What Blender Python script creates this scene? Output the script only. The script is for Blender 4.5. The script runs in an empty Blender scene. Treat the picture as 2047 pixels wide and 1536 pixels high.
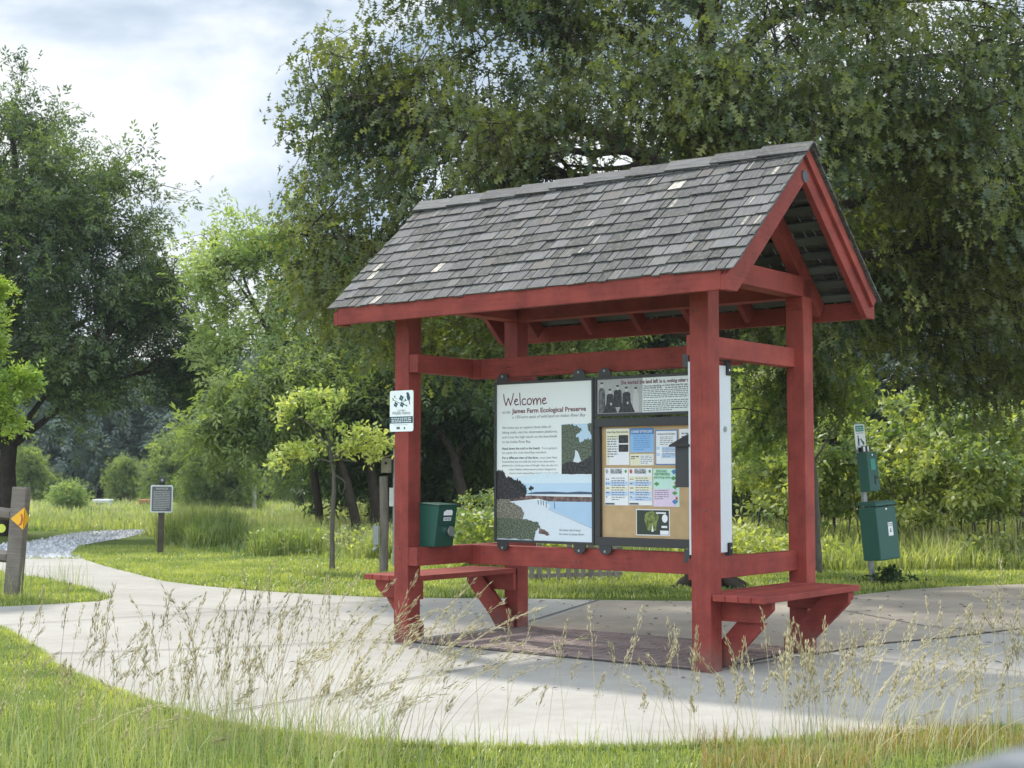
import bpy, bmesh, math, random
import numpy as np
from mathutils import Matrix, Vector, noise as mnoise
random.seed(7)
SC = bpy.context.scene
COL = SC.collection

# ------------------------------------------------------------------ camera
F_PX, PITCH, CAM_H = 2867.58, 0.0649, 1.2298
cd = bpy.data.cameras.new('camera'); cam = bpy.data.objects.new('camera', cd); COL.objects.link(cam)
cam.location = (0, 0, CAM_H); cam.rotation_euler = (math.pi / 2 + PITCH, 0, 0)
cd.sensor_width = 36.0; cd.lens = F_PX / 2047 * 36.0
cd.clip_start = 0.05; cd.clip_end = 2000
cd.dof.use_dof = True; cd.dof.focus_distance = 9.6; cd.dof.aperture_fstop = 6.3
SC.camera = cam
SC.render.resolution_x = 1024; SC.render.resolution_y = 768

# ------------------------------------------------------------------ light
SUN_AZ, SUN_EL = math.radians(-28), math.radians(54)
w = bpy.data.worlds.new('World'); SC.world = w; w.use_nodes = True
nt = w.node_tree; nt.nodes.clear()
def N(nt, t, **kw):
    n = nt.nodes.new(t)
    for k, v in kw.items():
        if k[0] == 'i' and k[1:].isdigit(): n.inputs[int(k[1:])].default_value = v
        else: setattr(n, k, v)
    return n
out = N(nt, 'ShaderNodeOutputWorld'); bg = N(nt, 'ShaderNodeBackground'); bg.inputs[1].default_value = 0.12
sky = N(nt, 'ShaderNodeTexSky', sky_type='NISHITA', sun_disc=False, sun_elevation=SUN_EL, sun_rotation=SUN_AZ)
tc = N(nt, 'ShaderNodeTexCoord'); mp = N(nt, 'ShaderNodeMapping'); mp.inputs['Scale'].default_value = (1.0, 1.0, 1.9)
mp.inputs['Location'].default_value = (0.35, 0.1, 0.6)
n1 = N(nt, 'ShaderNodeTexNoise'); n1.inputs['Scale'].default_value = 4.6; n1.inputs['Detail'].default_value = 8; n1.inputs['Roughness'].default_value = .52
n1.inputs['Distortion'].default_value = .35
r1 = N(nt, 'ShaderNodeValToRGB')
e = r1.color_ramp.elements; e[0].position = .42; e[0].color = (2.3, 2.9, 3.6, 1); e[1].position = .60; e[1].color = (5.9, 6.0, 5.95, 1)
e2 = r1.color_ramp.elements.new(.5); e2.color = (3.7, 4.2, 4.75, 1)
mx = N(nt, 'ShaderNodeMix', data_type='RGBA'); mx.inputs[0].default_value = .9
L = nt.links.new
L(tc.outputs['Generated'], mp.inputs[0]); L(mp.outputs[0], n1.inputs['Vector']); L(n1.outputs[0], r1.inputs[0])
L(sky.outputs[0], mx.inputs[6]); L(r1.outputs[0], mx.inputs[7]); 
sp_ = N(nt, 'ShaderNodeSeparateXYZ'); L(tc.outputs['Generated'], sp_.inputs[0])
mr = N(nt, 'ShaderNodeMapRange'); mr.inputs['From Min'].default_value = .55; mr.inputs['From Max'].default_value = -.5; mr.inputs['To Min'].default_value = 1.0; mr.inputs['To Max'].default_value = 2.5; L(sp_.outputs[1], mr.inputs[0])  # unseen sky behind the camera brightened, added fill for the front faces
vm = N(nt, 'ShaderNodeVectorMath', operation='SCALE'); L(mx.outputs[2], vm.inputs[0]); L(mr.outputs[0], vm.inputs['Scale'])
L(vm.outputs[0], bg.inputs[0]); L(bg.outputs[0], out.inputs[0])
sd = bpy.data.lights.new('sun', 'SUN'); sd.energy = 2.8; sd.angle = math.radians(4.0); sd.color = (1, .95, .87)
sun = bpy.data.objects.new('sun', sd); COL.objects.link(sun)
sv = Vector((math.sin(SUN_AZ) * math.cos(SUN_EL), math.cos(SUN_AZ) * math.cos(SUN_EL), math.sin(SUN_EL)))
sun.rotation_euler = sv.to_track_quat('Z', 'Y').to_euler(); sun.location = (0, 0, 30)
SC.view_settings.view_transform = 'Standard'; SC.view_settings.look = 'None'
SC.view_settings.exposure = 0.66; SC.view_settings.gamma = 1
SC.render.engine = 'CYCLES'
SC.cycles.max_bounces = 8; SC.cycles.transmission_bounces = 6; SC.cycles.diffuse_bounces = 4

# ------------------------------------------------------------------ helpers
def gp(px, py, z=0.0):
    """pixel of the photograph -> point on the ground plane"""
    u = (px - 1023.5) / F_PX; v = -(py - 768) / F_PX
    Y = math.cos(PITCH) - v * math.sin(PITCH); Z = math.sin(PITCH) + v * math.cos(PITCH)
    t = (z - CAM_H) / Z
    return (u * t, Y * t)

KYAW, KX, KY = -0.6701, -0.8844, 10.8098
def KW(x, y):
    c, s = math.cos(KYAW), math.sin(KYAW)
    return (KX + x * c - y * s, KY + x * s + y * c)

def tag(o, label=None, cat=None, group=None, kind=None):
    if label: o['label'] = label
    if cat: o['category'] = cat
    if group: o['group'] = group
    if kind: o['kind'] = kind
    return o
def empty(name, loc, rz=0.0):
    o = bpy.data.objects.new(name, None); COL.objects.link(o); o.empty_display_size = .1
    o.location = loc; o.rotation_euler = (0, 0, rz); return o
def kthing(name, label, cat, org, group=None):
    x, y = KW(org[0], org[1]); o = empty(name, (x, y, org[2]), KYAW); tag(o, label, cat, group); o['_'] = 0; del o['_']
    ORG[o.name] = Vector(org); return o
ORG = {}

class MB:
    def __init__(s): s.v = []; s.f = []; s.uv = []; s.r = []; s.m = []; s.ci = 0
    def face(s, pts, uvs=None, rnd=0.0, mi=0):
        b = len(s.v); s.v += [tuple(p) for p in pts]; s.f.append(tuple(range(b, b + len(pts))))
        s.uv += uvs if uvs else [(p[0], p[2]) for p in pts]
        s.r += [rnd] * len(pts); s.m.append(mi)
    def box(s, c, size, R=None, rnd=None, mi=0):
        if rnd is None: rnd = random.random()
        h = [k / 2 for k in size]; la = max(range(3), key=lambda i: size[i])
        ou, ov = random.uniform(0, 20), random.uniform(0, 20)
        for a in range(3):
            b, d = (a + 1) % 3, (a + 2) % 3
            for sg in (1, -1):
                cor = [(-1, -1), (1, -1), (1, 1), (-1, 1)]
                if sg < 0: cor = cor[::-1]
                P = []; U = []
                for i, j in cor:
                    q = [0, 0, 0]; q[a] = sg * h[a]; q[b] = i * h[b]; q[d] = j * h[d]
                    if la == d or (la == a and size[d] > size[b]): U.append((q[d] + ou, q[b] + ov + a * .37))
                    else: U.append((q[b] + ou, q[d] + ov + a * .37))
                    q = Vector(q)
                    if R is not None: q = R @ q
                    P.append(q + Vector(c))
                s.face(P, U, rnd, mi)
        return s
    def bar(s, p0, p1, w, h, up=(0, 0, 1), rnd=None):
        p0, p1 = Vector(p0), Vector(p1); d = p1 - p0; X = d.normalized(); U = Vector(up)
        Y = U.cross(X).normalized(); Z = X.cross(Y)
        R = Matrix((X, Y, Z)).transposed()
        return s.box((p0 + p1) / 2, (d.length, w, h), R, rnd)
    def prism(s, poly, axis, a0, a1, rnd=0.0, mi=0):
        """2-D polygon extruded along axis; poly given in the two remaining axes in order"""
        def P(u, v, a):
            q = [u, v]; q.insert(axis, a); return tuple(q)
        ar = sum(poly[i][0] * poly[(i + 1) % len(poly)][1] - poly[(i + 1) % len(poly)][0] * poly[i][1] for i in range(len(poly)))
        if ar < 0: poly = poly[::-1]
        fl = (axis == 1)
        ou = random.uniform(0, 20)
        A = [P(u, v, a1) for u, v in poly]; B = [P(u, v, a0) for u, v in poly]
        UA = [(u + ou, v) for u, v in poly]
        s.face(A if not fl else A[::-1], UA if not fl else UA[::-1], rnd, mi)
        s.face(B[::-1] if not fl else B, UA[::-1] if not fl else UA, rnd, mi)
        n = len(poly); acc = 0
        for i in range(n):
            j = (i + 1) % n; l = math.dist(poly[i], poly[j])
            q = [B[i], B[j], A[j], A[i]]; u = [(acc, a0), (acc + l, a0), (acc + l, a1), (acc, a1)]
            if fl: q = q[::-1]; u = u[::-1]
            s.face(q, u, rnd, mi); acc += l
        return s
    def tube(s, pts, rad, n=8, rnd=0.0, cap=True, mi=0):
        pts = [Vector(p) for p in pts]
        if not hasattr(rad, '__len__'): rad = [rad] * len(pts)
        rings = []; acc = 0; us = []
        ref = Vector((0.31, .95, .1))
        for i, p in enumerate(pts):
            d = (pts[min(i + 1, len(pts) - 1)] - pts[max(i - 1, 0)]).normalized()
            r_ = ref if abs(d.dot(ref)) < .92 else Vector((1, 0, 0))
            X = d.cross(r_).normalized(); Y = d.cross(X)
            rings.append([p + (X * math.cos(t) + Y * math.sin(t)) * rad[i] for t in [2 * math.pi * k / n for k in range(n)]])
            if i: acc += (p - pts[i - 1]).length
            us.append(acc)
        for i in range(len(pts) - 1):
            for k in range(n):
                k2 = (k + 1) % n
                s.face([rings[i][k], rings[i + 1][k], rings[i + 1][k2], rings[i][k2]],
                       [(us[i], k * .1), (us[i + 1], k * .1), (us[i + 1], (k + 1) * .1), (us[i], (k + 1) * .1)], rnd, mi)
        if cap:
            s.face(rings[0], None, rnd, mi); s.face(rings[-1][::-1], None, rnd, mi)
        return s
    def disc(s, c, r, nrm_axis, t, n=16, rnd=0.0):
        a = Vector(c); b = Vector(c); b[nrm_axis] += t
        return s.tube([a, b], r, n, rnd)
    def build(s, name, mat, parent=None, bevel=0.0, smooth=False, weld=True):
        me = bpy.data.meshes.new(name); sh = ORG.get(parent.name, Vector((0, 0, 0))) if parent else Vector((0, 0, 0))
        vs = [(a - sh[0], b - sh[1], c - sh[2]) for a, b, c in s.v] if parent else s.v
        me.from_pydata(vs, [], s.f)
        uvl = me.uv_layers.new(name='UVMap'); uvl.data.foreach_set('uv', [k for p in s.uv for k in p])
        at = me.attributes.new('rnd', 'FLOAT', 'POINT'); at.data.foreach_set('value', s.r)
        mats = mat if isinstance(mat, (list, tuple)) else [mat]
        for m_ in mats: me.materials.append(m_)
        if len(mats) > 1: me.polygons.foreach_set('material_index', s.m)
        if weld:
            bm = bmesh.new(); bm.from_mesh(me); bmesh.ops.remove_doubles(bm, verts=bm.verts, dist=1e-5)
            bm.to_mesh(me); bm.free()
        if smooth: me.polygons.foreach_set('use_smooth', [True] * len(me.polygons))
        me.update()
        o = bpy.data.objects.new(name, me); COL.objects.link(o)
        if parent:
            o.parent = parent
            if parent.name in ORG: ORG[o.name] = ORG[parent.name]
        if bevel:
            b = o.modifiers.new('b', 'BEVEL'); b.width = bevel; b.segments = 2; b.limit_method = 'ANGLE'; b.harden_normals = False
        return o

def copy_tree(o, parent=None):
    c = o.copy(); COL.objects.link(c); c.parent = parent
    for ch in list(o.children): copy_tree(ch, c)
    return c

# ------------------------------------------------------------------ materials
M = {}
def newmat(name):
    m = bpy.data.materials.new(name); m.use_nodes = True; nt = m.node_tree; nt.nodes.clear(); M[name] = m; return m, nt
def pb(nt, **kw):
    o = N(nt, 'ShaderNodeOutputMaterial'); b = N(nt, 'ShaderNodeBsdfPrincipled')
    nt.links.new(b.outputs[0], o.inputs[0])
    for k, v in kw.items(): b.inputs[k].default_value = v
    return b
def simple(name, col, rough=.6, metal=0.0, bump=0.0, scale=60, var=.12, spec=.5):
    m, nt = newmat(name); b = pb(nt, Roughness=rough, Metallic=metal); b.inputs['Specular IOR Level'].default_value = spec
    tc = N(nt, 'ShaderNodeTexCoord'); no = N(nt, 'ShaderNodeTexNoise'); no.inputs['Scale'].default_value = scale; no.inputs['Detail'].default_value = 5
    nt.links.new(tc.outputs['Object'], no.inputs['Vector'])
    mx = N(nt, 'ShaderNodeMix', data_type='RGBA'); mx.inputs[6].default_value = (*[c * (1 - var) for c in col], 1); mx.inputs[7].default_value = (*[min(1, c * (1 + var)) for c in col], 1)
    if var >= .5:
        rp = N(nt, 'ShaderNodeValToRGB'); rp.color_ramp.elements[0].position = .42; rp.color_ramp.elements[1].position = .60; nt.links.new(no.outputs[0], rp.inputs[0]); nt.links.new(rp.outputs[0], mx.inputs[0])
        no.inputs['Detail'].default_value = 8; no.inputs['Scale'].default_value = scale * .35
    else: nt.links.new(no.outputs[0], mx.inputs[0])
    nt.links.new(mx.outputs[2], b.inputs['Base Color'])
    if bump:
        bu = N(nt, 'ShaderNodeBump'); bu.inputs['Strength'].default_value = bump; bu.inputs['Distance'].default_value = .01
        nt.links.new(no.outputs[0], bu.inputs['Height']); nt.links.new(bu.outputs[0], b.inputs['Normal'])
    return m
def wood(name, c0, c1, rough=.65, bump=.35, along=2.5, across=55, crack=None, spec=.35, fleck=0.0):
    """grain follows the U direction of the UV map"""
    m, nt = newmat(name); b = pb(nt, Roughness=rough); b.inputs['Specular IOR Level'].default_value = spec
    uv = N(nt, 'ShaderNodeUVMap', uv_map='UVMap'); mp = N(nt, 'ShaderNodeMapping'); mp.inputs['Scale'].default_value = (along, across, 1)
    nt.links.new(uv.outputs[0], mp.inputs[0])
    no = N(nt, 'ShaderNodeTexNoise'); no.inputs['Scale'].default_value = 1.0; no.inputs['Detail'].default_value = 6; no.inputs['Roughness'].default_value = .6
    nt.links.new(mp.outputs[0], no.inputs['Vector'])
    n2 = N(nt, 'ShaderNodeTexNoise'); n2.inputs['Scale'].default_value = 3.2; n2.inputs['Detail'].default_value = 5
    nt.links.new(uv.outputs[0], n2.inputs['Vector'])
    at = N(nt, 'ShaderNodeAttribute', attribute_name='rnd')
    a1 = N(nt, 'ShaderNodeMath', operation='MULTIPLY_ADD'); a1.inputs[1].default_value = .45
    nt.links.new(no.outputs[0], a1.inputs[0])
    a2 = N(nt, 'ShaderNodeMath', operation='MULTIPLY'); a2.inputs[1].default_value = .45
    nt.links.new(n2.outputs[0], a2.inputs[0]); nt.links.new(a2.outputs[0], a1.inputs[2])
    a3 = N(nt, 'ShaderNodeMath', operation='MULTIPLY_ADD'); a3.inputs[1].default_value = .22
    nt.links.new(at.outputs['Fac'], a3.inputs[0]); nt.links.new(a1.outputs[0], a3.inputs[2])
    rp = N(nt, 'ShaderNodeValToRGB'); e = rp.color_ramp.elements; e[0].position = .3; e[0].color = (*c0, 1); e[1].position = .8; e[1].color = (*c1, 1)
    nt.links.new(a3.outputs[0], rp.inputs[0]); col = rp.outputs[0]
    if crack:
        # thin dark checks running with the grain
        mp2 = N(nt, 'ShaderNodeMapping'); mp2.inputs['Scale'].default_value = (.9, 26, 1); nt.links.new(uv.outputs[0], mp2.inputs[0])
        n3 = N(nt, 'ShaderNodeTexNoise'); n3.inputs['Scale'].default_value = 1.6; n3.inputs['Detail'].default_value = 3; nt.links.new(mp2.outputs[0], n3.inputs['Vector'])
        r3 = N(nt, 'ShaderNodeValToRGB'); ee = r3.color_ramp.elements; ee[0].position = .485; ee[0].color = (0, 0, 0, 1); ee[1].position = .5; ee[1].color = (1, 1, 1, 1)
        e3 = r3.color_ramp.elements.new(.515); e3.color = (0, 0, 0, 1)
        nt.links.new(n3.outputs[0], r3.inputs[0])
        n4 = N(nt, 'ShaderNodeTexNoise'); n4.inputs['Scale'].default_value = 2.3; nt.links.new(uv.outputs[0], n4.inputs['Vector'])
        r4 = N(nt, 'ShaderNodeValToRGB'); ee = r4.color_ramp.elements; ee[0].position = .56; ee[0].color = (0, 0, 0, 1); ee[1].position = .62; ee[1].color = (.75, .75, .75, 1)
        nt.links.new(n4.outputs[0], r4.inputs[0])
        mu = N(nt, 'ShaderNodeMath', operation='MULTIPLY'); nt.links.new(r3.outputs[0], mu.inputs[0]); nt.links.new(r4.outputs[0], mu.inputs[1])
        mx = N(nt, 'ShaderNodeMix', data_type='RGBA'); mx.inputs[7].default_value = (*crack, 1)
        nt.links.new(mu.outputs[0], mx.inputs[0]); nt.links.new(col, mx.inputs[6]); col = mx.outputs[2]
    if fleck:
        n5 = N(nt, 'ShaderNodeTexNoise'); n5.inputs['Scale'].default_value = 55; nt.links.new(uv.outputs[0], n5.inputs['Vector'])
        r5 = N(nt, 'ShaderNodeValToRGB'); ee = r5.color_ramp.elements; ee[0].position = .74; ee[0].color = (0, 0, 0, 1); ee[1].position = .77; ee[1].color = (1, 1, 1, 1)
        nt.links.new(n5.outputs[0], r5.inputs[0])
        mx2 = N(nt, 'ShaderNodeMix', data_type='RGBA'); mx2.inputs[7].default_value = (.05, .015, .012, 1)
        nt.links.new(r5.outputs[0], mx2.inputs[0]); nt.links.new(col, mx2.inputs[6]); col = mx2.outputs[2]
    if fleck:
        ge = N(nt, 'ShaderNodeNewGeometry'); sz = N(nt, 'ShaderNodeSeparateXYZ'); nt.links.new(ge.outputs['Position'], sz.inputs[0])
        n6 = N(nt, 'ShaderNodeTexNoise'); n6.inputs['Scale'].default_value = 14; n6.inputs['Detail'].default_value = 6; nt.links.new(ge.outputs['Position'], n6.inputs['Vector'])
        ma = N(nt, 'ShaderNodeMath', operation='MULTIPLY_ADD'); ma.inputs[1].default_value = -.35; nt.links.new(n6.outputs[0], ma.inputs[0]); nt.links.new(sz.outputs[2], ma.inputs[2])
        m6 = N(nt, 'ShaderNodeMapRange'); m6.inputs['From Min'].default_value = -.16; m6.inputs['From Max'].default_value = .02; m6.inputs['To Min'].default_value = .75; m6.inputs['To Max'].default_value = 0; nt.links.new(ma.outputs[0], m6.inputs[0])
        mx6 = N(nt, 'ShaderNodeMix', data_type='RGBA'); mx6.inputs[7].default_value = (.17, .10, .08, 1); nt.links.new(m6.outputs[0], mx6.inputs[0]); nt.links.new(col, mx6.inputs[6]); col = mx6.outputs[2]
        n7 = N(nt, 'ShaderNodeTexNoise'); n7.inputs['Scale'].default_value = 5; n7.inputs['Detail'].default_value = 8; n7.inputs['Roughness'].default_value = .7; nt.links.new(ge.outputs['Position'], n7.inputs['Vector'])
        r7 = N(nt, 'ShaderNodeValToRGB'); ee = r7.color_ramp.elements; ee[0].position = .35; ee[0].color = (.72, .72, .74, 1); ee[1].position = .62; ee[1].color = (1.1, 1.1, 1.1, 1); nt.links.new(n7.outputs[0], r7.inputs[0])
        mx7 = N(nt, 'ShaderNodeMix', data_type='RGBA', blend_type='MULTIPLY'); mx7.inputs[0].default_value = 1; nt.links.new(col, mx7.inputs[6]); nt.links.new(r7.outputs[0], mx7.inputs[7]); col = mx7.outputs[2]
    nt.links.new(col, b.inputs['Base Color'])
    bu = N(nt, 'ShaderNodeBump'); bu.inputs['Strength'].default_value = bump; bu.inputs['Distance'].default_value = .004
    nt.links.new(no.outputs[0], bu.inputs['Height']); nt.links.new(bu.outputs[0], b.inputs['Normal'])
    return m
wood('red_paint', (.205, .033, .025), (.335, .066, .050), crack=(.05, .01, .01), bump=.35, spec=.3, fleck=1)
wood('grey_timber', (.12, .10, .085), (.34, .31, .27), crack=(.03, .025, .02), bump=.8, rough=.9, spec=.1)
wood('batten', (.045, .052, .045), (.13, .15, .13), bump=.5, rough=.9)
wood('bark', (.035, .028, .022), (.10, .085, .07), bump=1.0, along=9, across=14, rough=.95, spec=.05)
wood('grey_bark', (.09, .08, .07), (.26, .24, .21), bump=1.0, along=12, across=12, rough=.95, spec=.05)
simple('dark_frame', (.035, .035, .036), .45, 0, .05, 80, .15)
simple('black', (.01, .01, .011), .6)
simple('aluminium', (.62, .66, .70), .5, .25, .02, 14, .06)
simple('sign_white', (.82, .87, .86), .35, 0, 0, 6, .03)
simple('paper_white', (.84, .86, .88), .6, 0, 0, 6, .03)
simple('maroon_ink', (.14, .012, .03), .6)
simple('grey_ink', (.10, .11, .12), .6)
simple('dark_ink', (.03, .03, .035), .6)
simple('teal_ink', (.01, .075, .085), .5)
simple('green_enamel', (.006, .065, .045), .38, 0, .02, 30, .15)
simple('dog_green', (.016, .095, .075), .42, 0, .02, 30, .12)
simple('light_green_sign', (.05, .30, .22), .5)
simple('chrome', (.6, .6, .62), .22, 1.0)
simple('galvanised', (.32, .34, .35), .5, .5, .05, 40, .2)
simple('yellow_sign', (.80, .42, .02), .4)
simple('rust_ink', (.40, .07, .02), .5)
simple('lime_reflector', (.55, .62, .08), .4)
simple('photo_sky_pale', (.66, .79, .87), .4)
simple('photo_sky', (.50, .68, .84), .4, 0, 0, 4, .05)
simple('photo_water', (.40, .58, .76), .4, 0, 0, 9, .08)
simple('photo_sand', (.66, .74, .80), .4, 0, 0, 40, .07)
simple('photo_dark', (.028, .028, .032), .4, 0, 0, 160, .6)
simple('photo_green', (.10, .125, .085), .4, 0, .0, 260, .55)
simple('photo_scrub', (.19, .18, .14), .4, 0, 0, 240, .5)
simple('photo_rust', (.16, .10, .09), .4, 0, 0, 60, .5)
simple('photo_navy', (.05, .09, .16), .4)
simple('photo_grey', (.42, .43, .43), .5, 0, 0, 70, .35)
simple('skin_photo', (.55, .55, .54), .5)
simple('cork', (.52, .36, .19), .75, 0, .1, 14, .22)
simple('poster_blue', (.27, .50, .80), .5, 0, 0, 5, .04)
simple('poster_deep', (.08, .22, .50), .5)
simple('poster_pale', (.50, .64, .84), .5)
simple('poster_cream', (.80, .78, .58), .5)
simple('poster_mint', (.56, .80, .70), .5)
simple('poster_pink', (.76, .62, .78), .5)
simple('leaf_print', (.10, .32, .10), .5)
simple('moss_print', (.16, .20, .05), .5, 0, 0, 80, .5)
simple('terracotta_print', (.5, .12, .06), .5)
simple('dark_green_card', (.03, .045, .03), .5)
simple('car_paint', (.20, .215, .23), .3, .3)
simple('rubber', (.02, .02, .02), .7)
simple('orange_box', (.42, .20, .09), .7)
simple('far_white', (.72, .74, .76), .6)
simple('gravel_stone', (.55, .56, .58), .8, 0, 0, 90, .4)
simple('dog_print_grey', (.12, .12, .12), .5, 0, 0, 100, .5)
simple('slate', (.09, .10, .11), .6, .3)
simple('sign_grey', (.11, .11, .12), .5)
simple('litter', (.10, .065, .04), .9)
simple('joint', (.06, .052, .045), .95)

def concrete(name, c0, c1, stain, sc=1.0):
    m, nt = newmat(name); b = pb(nt, Roughness=.88); b.inputs['Specular IOR Level'].default_value = .25
    tc = N(nt, 'ShaderNodeTexCoord')
    def noi(s, d=5, r=.55):
        n = N(nt, 'ShaderNodeTexNoise'); n.inputs['Scale'].default_value = s; n.inputs['Detail'].default_value = d; n.inputs['Roughness'].default_value = r
        nt.links.new(tc.outputs['Object'], n.inputs['Vector']); return n
    big = noi(.55 * sc, 6, .6); mid = noi(6, 6, .65); fine = noi(160, 3, .6); spot = noi(38, 2, .4)
    rp = N(nt, 'ShaderNodeValToRGB'); e = rp.color_ramp.elements; e[0].position = .34; e[0].color = (*c0, 1); e[1].position = .66; e[1].color = (*c1, 1)
    ad = N(nt, 'ShaderNodeMath', operation='MULTIPLY_ADD'); ad.inputs[1].default_value = .35
    nt.links.new(mid.outputs[0], ad.inputs[0])
    m2 = N(nt, 'ShaderNodeMath', operation='MULTIPLY'); m2.inputs[1].default_value = .65; nt.links.new(big.outputs[0], m2.inputs[0]); nt.links.new(m2.outputs[0], ad.inputs[2])
    nt.links.new(ad.outputs[0], rp.inputs[0])
    mx = N(nt, 'ShaderNodeMix', data_type='RGBA', blend_type='MULTIPLY'); mx.inputs[0].default_value = 1
    r2 = N(nt, 'ShaderNodeValToRGB'); e = r2.color_ramp.elements; e[0].position = .35; e[0].color = (.82, .82, .82, 1); e[1].position = .6; e[1].color = (1, 1, 1, 1)
    nt.links.new(fine.outputs[0], r2.inputs[0]); nt.links.new(rp.outputs[0], mx.inputs[6]); nt.links.new(r2.outputs[0], mx.inputs[7])
    r3 = N(nt, 'ShaderNodeValToRGB'); e = r3.color_ramp.elements; e[0].position = .70; e[0].color = (0, 0, 0, 1); e[1].position = .76; e[1].color = (.7, .7, .7, 1)
    nt.links.new(spot.outputs[0], r3.inputs[0])
    mx3 = N(nt, 'ShaderNodeMix', data_type='RGBA'); mx3.inputs[7].default_value = (*stain, 1)
    nt.links.new(r3.outputs[0], mx3.inputs[0]); nt.links.new(mx.outputs[2], mx3.inputs[6]); nt.links.new(mx3.outputs[2], b.inputs['Base Color'])
    bu = N(nt, 'ShaderNodeBump'); bu.inputs['Strength'].default_value = .25; bu.inputs['Distance'].default_value = .004
    nt.links.new(fine.outputs[0], bu.inputs['Height']); nt.links.new(bu.outputs[0], b.inputs['Normal'])
    return m
concrete('concrete', (.32, .303, .272), (.46, .44, .40), (.25, .21, .16))
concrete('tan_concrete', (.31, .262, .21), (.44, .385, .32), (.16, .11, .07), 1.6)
concrete('gravel_base', (.30, .31, .33), (.6, .61, .63), (.1, .1, .1), 3)

def ground_mat():
    m, nt = newmat('soil'); b = pb(nt, Roughness=.95); b.inputs['Specular IOR Level'].default_value = .1
    tc = N(nt, 'ShaderNodeTexCoord'); n = N(nt, 'ShaderNodeTexNoise'); n.inputs['Scale'].default_value = 1.3; n.inputs['Detail'].default_value = 9
    n.inputs['Roughness'].default_value = .65
    nt.links.new(tc.outputs['Object'], n.inputs['Vector'])
    rp = N(nt, 'ShaderNodeValToRGB'); e = rp.color_ramp.elements; e[0].position = .35; e[0].color = (.07, .10, .02, 1); e[1].position = .7; e[1].color = (.13, .17, .035, 1)
    nt.links.new(n.outputs[0], rp.inputs[0]); nt.links.new(rp.outputs[0], b.inputs['Base Color'])
ground_mat()
wood('paver_brick', (.15, .112, .105), (.31, .245, .225), along=14, across=14, bump=.5, rough=.9, spec=.2)
def shingle_mat():
    m, nt = newmat('shingle'); b = pb(nt, Roughness=.85); b.inputs['Specular IOR Level'].default_value = .3
    uv = N(nt, 'ShaderNodeUVMap', uv_map='UVMap'); mp = N(nt, 'ShaderNodeMapping'); mp.inputs['Scale'].default_value = (4, 150, 1); nt.links.new(uv.outputs[0], mp.inputs[0])
    no = N(nt, 'ShaderNodeTexNoise'); no.inputs['Scale'].default_value = 1; no.inputs['Detail'].default_value = 5; no.inputs['Roughness'].default_value = .65; nt.links.new(mp.outputs[0], no.inputs['Vector'])
    at = N(nt, 'ShaderNodeAttribute', attribute_name='rnd')
    rp = N(nt, 'ShaderNodeValToRGB'); rp.color_ramp.interpolation = 'LINEAR'; e = rp.color_ramp.elements
    e[0].position = 0; e[0].color = (.070, .068, .066, 1); e[1].position = 1; e[1].color = (.60, .55, .47, 1)
    for p, c in ((.3, (.098, .096, .096, 1)), (.62, (.128, .126, .126, 1)), (.84, (.178, .176, .176, 1)), (.93, (.13, .115, .105, 1)), (.962, (.17, .155, .14, 1)), (.975, (.40, .36, .30, 1))):
        x = e.new(p); x.color = c
    nt.links.new(at.outputs['Fac'], rp.inputs[0])
    r2 = N(nt, 'ShaderNodeValToRGB'); ee = r2.color_ramp.elements; ee[0].position = .36; ee[0].color = (.36, .36, .37, 1); ee[1].position = .66; ee[1].color = (1.5, 1.5, 1.5, 1)
    nt.links.new(no.outputs[0], r2.inputs[0])
    mx = N(nt, 'ShaderNodeMix', data_type='RGBA', blend_type='MULTIPLY'); mx.inputs[0].default_value = 1
    nt.links.new(rp.outputs[0], mx.inputs[6]); nt.links.new(r2.outputs[0], mx.inputs[7])
    # lichen speckle
    tc = N(nt, 'ShaderNodeTexCoord'); n2 = N(nt, 'ShaderNodeTexNoise'); n2.inputs['Scale'].default_value = 30; n2.inputs['Detail'].default_value = 6; nt.links.new(tc.outputs['Object'], n2.inputs['Vector'])
    r3 = N(nt, 'ShaderNodeValToRGB'); ee = r3.color_ramp.elements; ee[0].position = .50; ee[0].color = (0, 0, 0, 1); ee[1].position = .66; ee[1].color = (.65, .65, .65, 1)
    nt.links.new(n2.outputs[0], r3.inputs[0])
    mx2 = N(nt, 'ShaderNodeMix', data_type='RGBA'); mx2.inputs[7].default_value = (.15, .15, .115, 1)
    nt.links.new(r3.outputs[0], mx2.inputs[0]); nt.links.new(mx.outputs[2], mx2.inputs[6]); nt.links.new(mx2.outputs[2], b.inputs['Base Color'])
    bu = N(nt, 'ShaderNodeBump'); bu.inputs['Strength'].default_value = .8; bu.inputs['Distance'].default_value = .004
    nt.links.new(no.outputs[0], bu.inputs['Height']); nt.links.new(bu.outputs[0], b.inputs['Normal'])
shingle_mat()
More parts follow.
